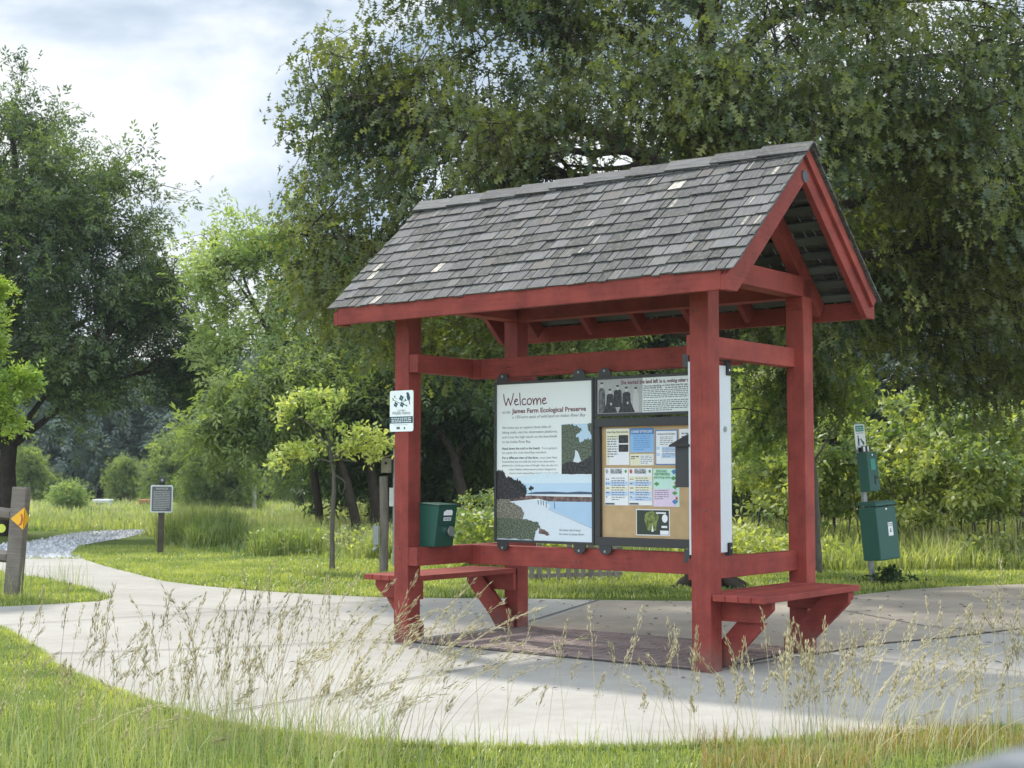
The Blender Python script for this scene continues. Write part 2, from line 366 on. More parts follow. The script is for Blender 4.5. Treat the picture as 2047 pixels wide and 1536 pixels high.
def leafmat(name, c0, c1, tr, trans=.38, gloss=.08, rough=.45, nscale=.7):
    m, nt = newmat(name); o = N(nt, 'ShaderNodeOutputMaterial')
    at = N(nt, 'ShaderNodeAttribute', attribute_name='rnd'); tc = N(nt, 'ShaderNodeTexCoord')
    no = N(nt, 'ShaderNodeTexNoise'); no.inputs['Scale'].default_value = nscale; no.inputs['Detail'].default_value = 3; nt.links.new(tc.outputs['Object'], no.inputs['Vector'])
    ad = N(nt, 'ShaderNodeMath', operation='MULTIPLY_ADD'); ad.inputs[1].default_value = .6
    nt.links.new(at.outputs['Fac'], ad.inputs[0])
    m2 = N(nt, 'ShaderNodeMath', operation='MULTIPLY_ADD'); m2.inputs[1].default_value = 1.6; m2.inputs[2].default_value = -.6; nt.links.new(no.outputs[0], m2.inputs[0]); nt.links.new(m2.outputs[0], ad.inputs[2])
    rp = N(nt, 'ShaderNodeValToRGB'); e = rp.color_ramp.elements; e[0].position = .12; e[0].color = (*c0, 1); e[1].position = .9; e[1].color = (*c1, 1)
    nt.links.new(ad.outputs[0], rp.inputs[0])
    d = N(nt, 'ShaderNodeBsdfDiffuse'); t = N(nt, 'ShaderNodeBsdfTranslucent'); g = N(nt, 'ShaderNodeBsdfGlossy'); g.inputs['Roughness'].default_value = rough
    g.inputs['Color'].default_value = (.9, .95, .9, 1)
    mt = N(nt, 'ShaderNodeMix', data_type='RGBA', blend_type='MULTIPLY'); mt.inputs[0].default_value = 1; mt.inputs[7].default_value = (*tr, 1)
    nt.links.new(rp.outputs[0], mt.inputs[6])
    nt.links.new(rp.outputs[0], d.inputs[0]); nt.links.new(mt.outputs[2], t.inputs[0])
    x1 = N(nt, 'ShaderNodeMixShader'); x1.inputs[0].default_value = trans; nt.links.new(d.outputs[0], x1.inputs[1]); nt.links.new(t.outputs[0], x1.inputs[2])
    x2 = N(nt, 'ShaderNodeMixShader'); x2.inputs[0].default_value = gloss; nt.links.new(x1.outputs[0], x2.inputs[1]); nt.links.new(g.outputs[0], x2.inputs[2])
    nt.links.new(x2.outputs[0], o.inputs[0]); return m
leafmat('oak_leaf', (.022, .048, .021), (.165, .18, .048), (2.0, 2.1, .9), .42, .035, .5, 1.1)
leafmat('willow_leaf', (.030, .060, .034), (.145, .19, .07), (2.0, 2.1, 1.0), .45, .03)
leafmat('airy_leaf', (.17, .25, .09), (.36, .42, .17), (1.7, 1.8, 1.0), .5, .03)
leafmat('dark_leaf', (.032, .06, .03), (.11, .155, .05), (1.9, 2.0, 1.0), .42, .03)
leafmat('mid_leaf', (.10, .155, .055), (.31, .36, .13), (1.8, 1.9, .9), .48, .03)
leafmat('hazed_far_leaf', (.075, .12, .10), (.15, .20, .15), (1.5, 1.6, 1.2))  # blue-green cast in the colour stands in for distance haze
leafmat('pine_leaf', (.05, .08, .055), (.11, .14, .09), (1.3, 1.4, 1.0), .2)
leafmat('bright_leaf', (.12, .19, .045), (.56, .58, .20), (1.7, 1.7, .8), .48, .06, .5)
leafmat('sapling_leaf', (.26, .36, .09), (.66, .68, .24), (1.4, 1.4, .8), .45, .04)
leafmat('cypress_leaf', (.16, .26, .04), (.36, .44, .08), (1.5, 1.6, .8), .45, .05)
leafmat('lawn_blade', (.14, .20, .04), (.46, .47, .13), (1.7, 1.8, .8), .45, .06, nscale=1.6)
leafmat('meadow_blade', (.12, .19, .05), (.50, .50, .20), (1.6, 1.7, .8), .45, .05, nscale=.5)
leafmat('tall_blade', (.13, .20, .06), (.46, .48, .18), (1.4, 1.5, .8), .4, .05, nscale=2)
leafmat('rust_blade', (.22, .15, .05), (.50, .38, .16), (1.3, 1.2, .8), .4, .03)
leafmat('tan_blade', (.38, .33, .18), (.84, .76, .54), (1.2, 1.2, .9), .35, .04, nscale=2)

# ------------------------------------------------------------------ instanced foliage meshes (numpy, one mesh per part)
def norm(a): return a / np.maximum(np.linalg.norm(a, axis=-1, keepdims=True), 1e-9)
def tri_mesh(name, V, T, R, mats, smooth=False):
    me = bpy.data.meshes.new(name); nv, ntr = len(V), len(T)
    me.vertices.add(nv); me.vertices.foreach_set('co', V.astype(np.float32).ravel())
    me.loops.add(ntr * 3); me.loops.foreach_set('vertex_index', T.astype(np.int32).ravel())
    me.polygons.add(ntr); me.polygons.foreach_set('loop_start', np.arange(ntr, dtype=np.int32) * 3)
    at = me.attributes.new('rnd', 'FLOAT', 'POINT'); at.data.foreach_set('value', R.astype(np.float32))
    me.materials.append(mats); me.update(calc_edges=True)
    return me
def scatter(tv, tf, pos, d, nrm, size, rnd):
    """tv template (k,3): x side, y along, z normal"""
    d = norm(d); nrm = norm(nrm - (nrm * d).sum(1, keepdims=True) * d); sd_ = np.cross(d, nrm)
    B = np.stack([sd_, d, nrm], 2)                                   # N,3,3 (columns)
    V = np.einsum('nij,kj->nki', B, tv) * size.reshape(-1, 1, 1) + pos[:, None, :]
    n, k = len(pos), len(tv)
    T = tf[None] + (np.arange(n) * k)[:, None, None]
    return V.reshape(-1, 3), T.reshape(-1, 3), np.repeat(rnd, k)
def T_(v, f): return np.array(v, float), np.array(f, int)
def curl(v, a=.28): 
    v = v.copy(); v[:, 2] += -a * v[:, 1] ** 2 + .18 * np.abs(v[:, 0]); return v
# red/pin oak: sharp lobes
OAK = T_([(0, 0, 0), (.05, .35, 0), (-.05, .35, 0), (.045, .7, 0), (-.045, .7, 0), (0, 1, 0),
          (.26, .36, 0), (.05, .22, 0), (-.26, .36, 0), (-.05, .22, 0),
          (.38, .66, 0), (.05, .46, 0), (-.38, .66, 0), (-.05, .46, 0),
          (.24, .90, 0), (.045, .72, 0), (-.24, .90, 0), (-.045, .72, 0)],
         [(0, 1, 2), (1, 3, 4), (1, 4, 2), (3, 5, 4), (7, 6, 1), (9, 2, 8), (11, 10, 3), (13, 4, 12), (15, 14, 5), (17, 5, 16)])
OAK = (curl(OAK[0] * np.array([.86, 1, 1])), OAK[1])
LANCE = T_([(0, 0, 0), (.16, .45, .02), (0, 1, -.12), (-.16, .45, .02)], [(0, 1, 2), (0, 2, 3)])
OVAL = T_([(0, 0, 0), (.2, .25, .05), (.24, .6, .03), (0, 1, -.15), (-.24, .6, .03), (-.2, .25, .05)], [(0, 1, 5), (1, 2, 4), (1, 4, 5), (2, 3, 4)])
BROAD = T_([(0, 0, 0), (.36, .3, .06), (.30, .72, .02), (0, 1, -.1), (-.32, .68, .02), (-.36, .3, .06)], [(0, 1, 5), (1, 2, 4), (1, 4, 5), (2, 3, 4)])
# a spray of leaflets for far crowns: five leaflets in one template
_v = []; _f = []
for k, (a, yy) in enumerate(((-1.0, .1), (.9, .25), (-.7, .45), (.6, .6), (0, .7))):
    b = len(_v); c_, s_ = math.cos(a), math.sin(a)
    for x, y, z in ((0, 0, 0), (.09, .22, .03), (0, .48, -.06), (-.09, .22, .03)):
        _v.append((x * c_ + y * s_, yy + y * c_ - x * s_, z + .1 * (k % 2)))
    _f += [(b, b + 1, b + 2), (b, b + 2, b + 3)]
SPRAY = T_(_v, _f)

class Tree:
    def __init__(s, seed): s.rng = np.random.default_rng(seed); s.V = []; s.T = []; s.R = []; s.nv = 0; s.wood = MB(); s.seed = seed; s.skel = []
    def add(s, V, T, R): s.V.append(V); s.T.append(T + s.nv); s.R.append(R); s.nv += len(V)
    def limb(s, pts, r0, r1, n=8, sub=4):
        """smooth limb through the control points"""
        P = [Vector(p) for p in pts]; out_ = []
        Q = [P[0] * 2 - P[1]] + P + [P[-1] * 2 - P[-2]]
        for i in range(1, len(Q) - 2):
            for k in range(sub):
                t = k / sub; a, b, c, d = Q[i - 1], Q[i], Q[i + 1], Q[i + 2]
                out_.append(.5 * ((2 * b) + (c - a) * t + (2 * a - 5 * b + 4 * c - d) * t * t + (3 * b - a - 3 * c + d) * t ** 3))
        out_.append(P[-1]); m = len(out_)
        for i, p in enumerate(out_):
            if 0 < i < m - 1: p += Vector(s.rng.normal(0, 1, 3)) * r0 * .10
        rad = [r0 + (r1 - r0) * (i / (m - 1)) ** .8 for i in range(m)]
        s.wood.tube(out_, rad, n)
        for p, r in zip(out_, rad): s.skel.append((p[0], p[1], p[2], r))
        return out_
    def clusters(s, c, rad, n, shell=.5, gap=-.22, rough=.3):
        c = np.array(c, float); rad = np.array(rad, float); res = []
        tries = 0
        while len(res) < n and tries < n * 6:
            tries += 1
            d = s.rng.normal(0, 1, 3); d /= np.linalg.norm(d)
            dn = mnoise.noise(Vector(d * 1.9 + s.seed * 3.1 + c * .3)); r = s.rng.random() ** shell * (1 + rough * 2 * dn)
            p = c + d * rad * r
            if mnoise.noise(Vector(p * .95 + s.seed)) < gap: continue
            res.append(p)
        return np.array(res)
    def leaves(s, C, trunk, tmpl, per, size, spread, droop=.5, out_=.7, L_=.35, twig=.006, jit=.35, td_=None):
        if td_ is None: td_ = droop * .7
        n = len(C); rng = s.rng
        o = C - np.array(trunk, float); o[:, 2] *= .6; o = norm(o)
        td = norm(o * out_ + rng.normal(0, .45, (n, 3)) + np.array([0, 0, -td_]))
        Cr = np.repeat(C, per, 0); Tr = np.repeat(td, per, 0); u = rng.random((n * per, 1)) * 1.2 - .35
        pos = Cr + Tr * L_ * u + rng.normal(0, spread, (n * per, 3)) - np.array([0, 0, 1]) * (np.maximum(u, 0) ** 2) * L_ * droop * .8
        d = Tr * .5 + rng.normal(0, .55, (n * per, 3)) + np.array([0, 0, -droop])
        nr = rng.normal(0, .6, (n * per, 3)) + np.array([0, 0, 1.0])
        sz = size * (1 + rng.normal(0, .22, n * per)).clip(.5, 1.6)
        cr = np.repeat(rng.random(n), per); rd = (cr * .6 + rng.random(n * per) * .4)
        s.add(*scatter(tmpl[0], tmpl[1], pos, d, nr, sz, rd))
        if twig:
            a = C - td * L_ * .7; b = C + td * L_ * .8 - np.array([0, 0, droop * .4 * L_]); s.struts(a, b, twig, twig * .4)
        return td
    def struts(s, a, b, r0, r1):
        n = len(a); d = norm(b - a); ref = np.where(np.abs(d[:, 2:3]) < .9, np.array([[0, 0, 1.]]), np.array([[1., 0, 0]]))
        X = norm(np.cross(d, ref)); Y = np.cross(d, X)
        ang = [0, 2.094, 4.189]; ring = [X * math.cos(t) + Y * math.sin(t) for t in ang]
        V = np.stack([a + q * r0 for q in ring] + [b + q * r1 for q in ring], 1)
        f = np.array([(0, 1, 4), (0, 4, 3), (1, 2, 5), (1, 5, 4), (2, 0, 3), (2, 3, 5)])
        if not hasattr(s, 'tw'): s.tw = []
        s.tw.append((V.reshape(-1, 3), (f[None] + (np.arange(n) * 6)[:, None, None]).reshape(-1, 3)))
    def connect(s, C, frac=.5, r=.012):
        """bend a thin branch from the skeleton to a share of the clusters"""
        if not s.skel: return
        S = np.array(s.skel); sel = C[s.rng.random(len(C)) < frac]
        if not len(sel): return
        D = ((sel[:, None, :] - S[None, :, :3]) ** 2).sum(2); k = D.argmin(1); A = S[k, :3]
        mid = (A + sel) / 2 + s.rng.normal(0, .08, sel.shape) + np.array([0, 0, .10]) * np.linalg.norm(sel - A, axis=1, keepdims=True)
        s.struts(A, mid, r * 1.5, r); s.struts(mid, sel, r, r * .45)
    def finish(s, name, leaf, bark, label=None, cat='tree', group=None, base=None):
        root = empty(name, base); tag(root, label, cat, group)
        V = np.concatenate(s.V) - np.array(base); me = tri_mesh('crown', V, np.concatenate(s.T), np.concatenate(s.R), M[leaf])
        c = bpy.data.objects.new('crown', me); COL.objects.link(c); c.parent = root
        ORG[root.name] = Vector(base); t = s.wood.build('trunk', M[bark], root, smooth=True)
        if getattr(s, 'tw', None):
            nv = 0; Vs = []; Ts = []
            for v, f in s.tw: Vs.append(v); Ts.append(f + nv); nv += len(v)
            V = np.concatenate(Vs) - np.array(base); me = tri_mesh('branches', V, np.concatenate(Ts), np.zeros(nv), M[bark])
            b = bpy.data.objects.new('branches', me); COL.objects.link(b); b.parent = root
        return root

def inpoly(P, poly):
    x, y = P[:, 0], P[:, 1]; r = np.zeros(len(P), bool); n = len(poly); j = n - 1
    for i in range(n):
        xi, yi = poly[i]; xj, yj = poly[j]
        c = ((yi > y) != (yj > y)) & (x < (xj - xi) * (y - yi) / ((yj - yi) + 1e-12) + xi); r ^= c; j = i
    return r
BL3 = T_([(-.5, 0, 0), (.5, 0, 0), (-.38, .55, .03), (.38, .55, .03), (0, 1, .16)], [(0, 1, 3), (0, 3, 2), (2, 3, 4)])
def blades(P, ln, wd, lean, rng, rnd=None, bend=1.0):
    """grass blades; template widths are scaled separately from the length"""
    n = len(P); az = rng.random(n) * 2 * math.pi; side = np.stack([np.cos(az), np.sin(az), np.zeros(n)], 1)
    fw = np.stack([-np.sin(az), np.cos(az), np.zeros(n)], 1)
    le = np.abs(rng.normal(0, lean, (n, 1))); L3 = ln.reshape(-1, 1)
    V = []
    for x, y, b in ((-.5, 0, 0), (.5, 0, 0), (-.4, .55, .3), (.4, .55, .3), (0, 1, 1)):
        up = y * np.sqrt(np.maximum(.05, 1 - (le * b * .7) ** 2))
        V.append(P + side * (x * wd.reshape(-1, 1)) + fw * (le * b * bend) * L3 + np.array([0, 0, 1.]) * up * L3)
    V = np.stack(V, 1).reshape(-1, 3)
    f = np.array([(0, 1, 3), (0, 3, 2), (2, 3, 4)]); T = (f[None] + (np.arange(n) * 5)[:, None, None]).reshape(-1, 3)
    if rnd is None: rnd = rng.random(n)
    return V, T, np.repeat(rnd, 5)

# ================================================================== SETTING
def flat(name, poly, z, mat, kind='structure', skirt=0.0, extra=None):
    bm = bmesh.new(); vs = [bm.verts.new((x, y, z)) for x, y in poly]
    f = bm.faces.new(vs)
    if f.normal.z < 0: f.normal_flip()
    bm.normal_update()
    if f.normal.z < 0: bmesh.ops.reverse_faces(bm, faces=[f])
    if skirt:
        n = len(vs)
        lo = [bm.verts.new((v.co.x, v.co.y, z - skirt)) for v in vs]
        for i in range(n): bm.faces.new((vs[i], vs[(i + 1) % n], lo[(i + 1) % n], lo[i]))
    bmesh.ops.triangulate(bm, faces=[x for x in bm.faces if len(x.verts) > 4])
    bmesh.ops.recalc_face_normals(bm, faces=bm.faces)
    up = [x for x in bm.faces if abs(x.normal.z) > .9]
    if up and up[0].normal.z < 0: bmesh.ops.reverse_faces(bm, faces=bm.faces)
    me = bpy.data.meshes.new(name); bm.to_mesh(me); bm.free(); me.materials.append(M[mat])
    o = bpy.data.objects.new(name, me); COL.objects.link(o); o['kind'] = kind; return o
flat('ground', [(-600, -60), (600, -60), (600, 900), (-600, 900)], -.008, 'soil')
NEAR = [(0, 1255), (75, 1302), (105, 1330), (180, 1364), (300, 1408), (450, 1449), (620, 1472), (700, 1480), (850, 1488), (1000, 1493), (1300, 1493), (1500, 1484), (1750, 1470), (2047, 1452)]
FARE = [(2047, 1168), (1900, 1173), (1800, 1180), (1700, 1191), (1550, 1199), (1400, 1202), (1200, 1200), (1050, 1197), (900, 1196), (750, 1194), (600, 1187), (500, 1180), (400, 1171), (330, 1162), (250, 1142), (200, 1129), (165, 1117)]
ISL = [(-60, 1140), (0, 1145), (110, 1163), (190, 1182), (222, 1195), (200, 1202), (100, 1208), (0, 1213)]
path_poly = [(-14, 11.3), (-7, 11.6)] + [gp(*p) for p in NEAR] + [(6, 8.1), (14, 10.5), (26, 14.5), (26, 18.5), (14, 17.6), (9, 17.2)] + [gp(*p) for p in FARE] + [(-8.2, 21.86), (-8.4, 20.2)] + [gp(*p) for p in ISL[1:]] + [(-7, 13.9), (-14, 13.6)]
flat('path', path_poly, 0, 'concrete', skirt=.010)
gr_px = [(-20, 1116), (165, 1116), (140, 1109), (160, 1090), (250, 1075), (300, 1063), (285, 1059), (190, 1062), (110, 1073), (60, 1084), (-20, 1089)]
gravel_poly = [gp(*p) for p in gr_px]
flat('gravel_path', gravel_poly, -.003, 'gravel_base')
# tan slab behind the kiosk: its brown holds stains and painted oak shade
def kpt(x, y): return KW(x, y)
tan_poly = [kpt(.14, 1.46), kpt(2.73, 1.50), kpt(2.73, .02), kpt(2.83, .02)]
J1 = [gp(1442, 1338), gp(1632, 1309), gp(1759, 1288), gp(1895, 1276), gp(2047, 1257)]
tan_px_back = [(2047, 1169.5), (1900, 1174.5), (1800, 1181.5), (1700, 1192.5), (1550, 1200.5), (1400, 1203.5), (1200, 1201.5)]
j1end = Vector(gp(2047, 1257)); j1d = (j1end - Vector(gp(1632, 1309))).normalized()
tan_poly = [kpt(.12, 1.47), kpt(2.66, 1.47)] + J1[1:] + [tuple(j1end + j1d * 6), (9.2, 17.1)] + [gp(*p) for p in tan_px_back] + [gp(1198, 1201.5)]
flat('stained_shaded_slab', tan_poly, .004, 'tan_concrete')
flat('paver_bed', [kpt(.10, .06), kpt(2.66, .06), kpt(2.66, 1.46), kpt(.10, 1.46)], .0042, 'joint')
b = MB(); rr = random.Random(2); row = 0; y = .09
while y < 1.42:
    x = .13 - (row % 2) * .1
    while x < 2.63:
        xa, xb = max(x, .13) + .008, min(x + .2, 2.63) - .008
        if xb - xa > .03: b.box(((xa + xb) / 2, y + .05, rr.uniform(.0, .002)), (xb - xa, .083, .016), None, rr.random())
        x += .2
    y += .1; row += 1
pv = b.build('paving', M['paver_brick'], None, .003); pv['kind'] = 'structure'
pv.location = (KX, KY, .006); pv.rotation_euler = (0, 0, KYAW)
# joints between slabs: narrow recessed sealant strips
jm = MB()
def joint(pts, wd=.014, z=.0082):
    wd *= 1.5
    for a, b in zip(pts[:-1], pts[1:]):
        a = Vector((*gp(*a), z)); b = Vector((*gp(*b), z)); d = (b - a).normalized(); s = Vector((-d.y, d.x, 0)) * wd / 2
        jm.face([a - s, b - s, b + s, a + s])
joint([(85, 1309), (496, 1295), (784, 1279)], .012); joint([(7, 1251), (445, 1223.5), (785, 1200)], .011)
joint([(273, 1210), (479, 1223), (700, 1244), (784, 1252)], .008)
joint([(438, 1428.7), (700, 1382.5), (837, 1355), (1090, 1313)], .010)
joint([(45, 1151), (198, 1149.6)], .009); joint([(194, 1179), (292, 1180), (360, 1178)], .009); joint([(20, 1135), (215, 1133)], .008)
joint([(1057, 1244), (1198, 1200)], .014); joint([(1455, 1337), (1632, 1309), (1759, 1288), (1895, 1276), (2047, 1257), (2300, 1228)], .014)
joint([(1690, 1305), (1707, 1313), (2047, 1346), (2400, 1378)], .011); joint([(1650, 1215), (1850, 1253), (2047, 1272)], .010)
joint([(851, 1288), (1384, 1341)], .010)
jo = jm.build('slab_joints', M['joint'], weld=False); jo['kind'] = 'structure'

# ================================================================== KIOSK
W_, D_, S_ = 2.7261, 1.4618, .14
HP = 2.512; EZ, EO = 2.516, .308; MID = D_ / 2; ZR = 3.452
SL = math.atan((ZR - EZ) / (MID + EO)); SLL = math.hypot(ZR - EZ, MID + EO)
kiosk = kthing('information_kiosk', 'red painted timber kiosk with grey wood shingle roof and a bench at each end', 'kiosk', (0, 0, 0))
red = M['red_paint']
for px, py in ((0, 0), (W_ - S_, 0), (W_ - S_, D_ - S_), (0, D_ - S_)):
    top = HP - (.0 if py else -.06)
    MB().box((px + S_ / 2, py + S_ / 2, top / 2 - .01), (S_, S_, top + .02)).build('post', red, kiosk, .005)
# plates and ties
for y in (S_ / 2, D_ - S_ / 2):
    MB().box((W_ / 2, y, HP + .066), (W_ - .006, .128, .132)).build('plate_beam', red, kiosk, .004)
for x, a in ((S_ / 2, 0), (W_ - S_ / 2, 0)):
    MB().box((x, D_ / 2, HP + .075), (.134, D_ + .02, .144)).build('tie_beam', red, kiosk, .004)
# side rails, centre rails
for z in (2.148 - .068, .71 - .068):
    MB().box((S_ + .045, D_ / 2, z), (.088, D_ - .008, .136)).build('side_rail', red, kiosk, .004)
    MB().box(((W_ - S_ - .03 + W_ - .07) / 2, (D_ - S_ + .012) / 2, z), (.10, D_ - S_ - .012, .136)).build('side_rail', red, kiosk, .004)
    MB().box(((.26 + W_ - S_ - .03) / 2, MID - .025, z - .008), (W_ - S_ - .03 - .26, .088, .15)).build('centre_rail', red, kiosk, .004)
    MB().box((.235, MID - .03, z - .008), (.11, .105, .15)).build('rail_end_block', red, kiosk, .004)
# fasciae at both eaves
FZ0 = 2.372
for y in (-EO + .0, D_ + EO):
    s_ = -1 if y < 0 else 1
    MB().box((W_ / 2, y - s_ * .0, (FZ0 + 2.500) / 2), (W_ + .565, .038, 2.500 - FZ0)).build('eave_fascia', red, kiosk, .003)
# rafters: a pair over each post line and intermediates
def slope_pt(side, t, off):
    """t from eave (0) to ridge (1) along the shingle plane, off = depth below it (normal)"""
    y = -EO + (MID + EO) * t; z = EZ + (ZR - EZ) * t
    y += math.sin(SL) * off; z -= math.cos(SL) * off
    return (y if side < 0 else D_ - y), z
def rafter(x, w, h, off, name='rafter', t0=.012, t1=.985):
    for sd in (-1, 1):
        a = slope_pt(sd, t0, off + h / 2); b = slope_pt(sd, t1, off + h / 2)
        MB().bar((x, a[0], a[1]), (x, b[0], b[1]), w, h, up=(0, math.sin(SL) * sd * 1.0 if sd < 0 else math.sin(SL), math.cos(SL))).build(name, red, kiosk, .003)
for x, w in ((S_ / 2, .085), (.65, .042), (1.13, .042), (1.61, .042), (2.10, .042), (W_ - S_ / 2, .085)):
    rafter(x, w, .125, .052)
# rake boards
for x in (-.305, W_ + .305):
    for sd in (-1, 1):
        tn = math.tan(SL); pz = lambda y, off: EZ + (y + EO) * tn - off / math.cos(SL)
        yf = -EO - .020; zb = 2.369; yb = (zb - EZ + .182 / math.cos(SL)) / tn - EO
        pl4 = [(yf, pz(yf, .028)), (yf, zb), (yb, zb), (MID, pz(MID, .182)), (MID, pz(MID, .028))]
        if sd > 0: pl4 = [(D_ - a, b) for a, b in pl4]
        MB().prism(pl4, 0, x - .0225, x + .0225).build('rake_board', red, kiosk, .003)
for x, sg in ((-.305, -1), (W_ + .305, 1)):
    for sd in (1,):
        a = slope_pt(sd, -.005, .012 + .035); b = slope_pt(sd, 1.0, .012 + .035)
        MB().bar((x + sg * .036, a[0], a[1]), (x + sg * .036, b[0], b[1]), .024, .07, up=(0, math.sin(SL), math.cos(SL))).build('rake_trim', red, kiosk, .002)
MB().disc((W_ + .329, MID - .015, 3.235), .042, 0, .008, 20).build('apex_plate', M['slate'], kiosk)
# sheathing battens seen from below
for sd in (-1, 1):
    b = MB(); k = 0; t = .02
    while t < .97:
        a = slope_pt(sd, t + .03, .036); 
        b.bar((-.28, a[0], a[1]), (W_ + .28, a[0], a[1]), .060, .02, up=(0, math.sin(SL) * (-1 if sd < 0 else 1) , math.cos(SL)))
        t += .098
    b.build('roof_battens', M['batten'], kiosk)
# shingles
OXR = .385
roof_objs = []
for sd in (-1, 1):
    rr = random.Random(11 if sd < 0 else 12); b = MB(); nrow = 12; ex = (SLL + .03) / nrow
    for r in range(nrow):
        x = -OXR - .004; first = True
        while x < W_ + OXR - .004:
            wd = rr.choice((.06, .075, .09, .11, .13, .15, .18, .21)) * rr.uniform(.85, 1.15)
            if first: wd *= rr.uniform(.5, 1); first = False
            if x + wd > W_ + OXR - .03: wd = W_ + OXR - x
            l = ex * 1.55; s0 = -.032 + r * ex + rr.uniform(-.008, .008); th = rr.uniform(.007, .013)
            # corners: butt (low) end raised, head end tucked under the next course
            lift = .008 + rr.uniform(0, .005)
            def P(xx, s, nrmo):
                y = -EO + s * math.cos(SL) - nrmo * math.sin(SL); z = EZ - .010 + s * math.sin(SL) + nrmo * math.cos(SL)
                return (xx, y if sd < 0 else D_ - y, z)
            rnd = rr.random() * .95
            if rr.random() < .010 and wd < .15: rnd = .98 + rr.random() * .02
            x0, x1 = x + .003, x + wd - .006
            s1 = min(s0 + l, SLL + .005)
            t0 = [P(x0, s0, lift + th), P(x1, s0 + rr.uniform(-.006, .006), lift + th), P(x1, s1, .004), P(x0, s1, .004)]
            b0 = [P(x0, s0, lift), P(x1, s0, lift), P(x1, s1, -.002), P(x0, s1, -.002)]
            ou, ov = rr.uniform(0, 30), rr.uniform(0, 30)
            UT = [(ou, ov), (ou, ov + wd), (ou + l, ov + wd), (ou + l, ov)]
            fl = (lambda q: q) if sd < 0 else (lambda q: q[::-1])
            b.face(fl(t0), fl(UT), rnd); b.face(fl([b0[1], b0[0], t0[0], t0[1]][::-1])[::-1] if False else fl([b0[0], b0[1], t0[1], t0[0]]), None, rnd * .6)
            b.face(fl([b0[3], b0[0], t0[0], t0[3]]), None, rnd * .6); b.face(fl([b0[1], b0[2], t0[2], t0[1]]), None, rnd * .6)
            b.face(fl(b0[::-1]), None, rnd * .6)
            # slivers of newly split, paler wood
            if rr.random() < .07 and wd > .08:
                k0 = rr.uniform(.1, .7); k1 = k0 + rr.uniform(.06, .22); xa, xb = x0 + (x1 - x0) * k0, x0 + (x1 - x0) * k1
                b.face(fl([P(xa, s0 + .002, lift + th + .0012), P(xb, s0 + .002, lift + th + .0012), P(xb, s0 + ex, .0065 + .004), P(xa, s0 + ex, .0065 + .004)]), fl(UT), rr.uniform(.975, 1))
            x += wd
    o = b.build('roof_slope', M['shingle'], kiosk, weld=False)
# ridge caps: overlapping pairs of boards
rb = MB(); x = -OXR - .01; k = 0; rr = random.Random(5)
while x < W_ + OXR - .05:
    l = rr.uniform(.30, .40); xe = min(x + l + .07, W_ + OXR + .012)
    for sd in (-1, 1):
        wq = rr.uniform(.115, .135); lift0 = .034; lift1 = .016; th = .012
        def P(xx, s, nn):
            y = MID + sd * 0.004 + sd * s * math.cos(SL) ; z = ZR + .004 - s * math.sin(SL)
            return (xx, y + sd * nn * math.sin(SL) * .7, z + nn * math.cos(SL))
        q = [P(x, 0, lift0), P(x, wq, lift0), P(xe, wq, lift1), P(xe, 0, lift1)]
        lo = [P(x, 0, lift0 - th), P(x, wq, lift0 - th), P(xe, wq, lift1 - th), P(xe, 0, lift1 - th)]
        ou = rr.uniform(0, 30); UT = [(ou, 0), (ou, wq), (ou + l, wq), (ou + l, 0)]; rd = rr.uniform(.35, .8)
        F = (lambda a: a) if sd > 0 else (lambda a: a[::-1])
        F2 = (lambda a: a[::-1]) if sd > 0 else (lambda a: a)
        rb.face(F2(q), F2(UT), rd); rb.face(F(lo), F(UT), rd * .5)
        for i in range(4):
            j = (i + 1) % 4; rb.face(F([q[i], q[j], lo[j], lo[i]][::-1])[::-1], None, rd * .5)
    x += l
rb.build('ridge_cap', M['shingle'], kiosk, weld=False)
# bolted plate on the back right post
MB().box((W_ - S_ / 2, D_ - S_ - .004, HP - .045), (S_ - .008, .008, .09)).build('joint_plate', red, kiosk, .002)
for bx in (-.035, .04):
    MB().disc((W_ - S_ / 2 + bx, D_ - S_ - .014, HP - .06), .010, 1, .008, 10).build('bolt', red, kiosk)
for bx, by, bz in ((S_ + .20, MID - .085, 2.09), (S_ + .20, MID - .085, .65), (W_ - .42, MID - .0705, 2.07), (W_ - .42, MID - .0705, .63), (1.2, MID - .0705, .61), (1.24, MID - .0705, .61), (.05, -.001, .70), (W_ - .04, -.001, 1.02), (W_ - .09, -.001, 2.30), (.09, -.001, 2.25)):
    MB().disc((bx, by, bz), .007, 1, -.004, 8).build('bolt', M['slate'], kiosk)
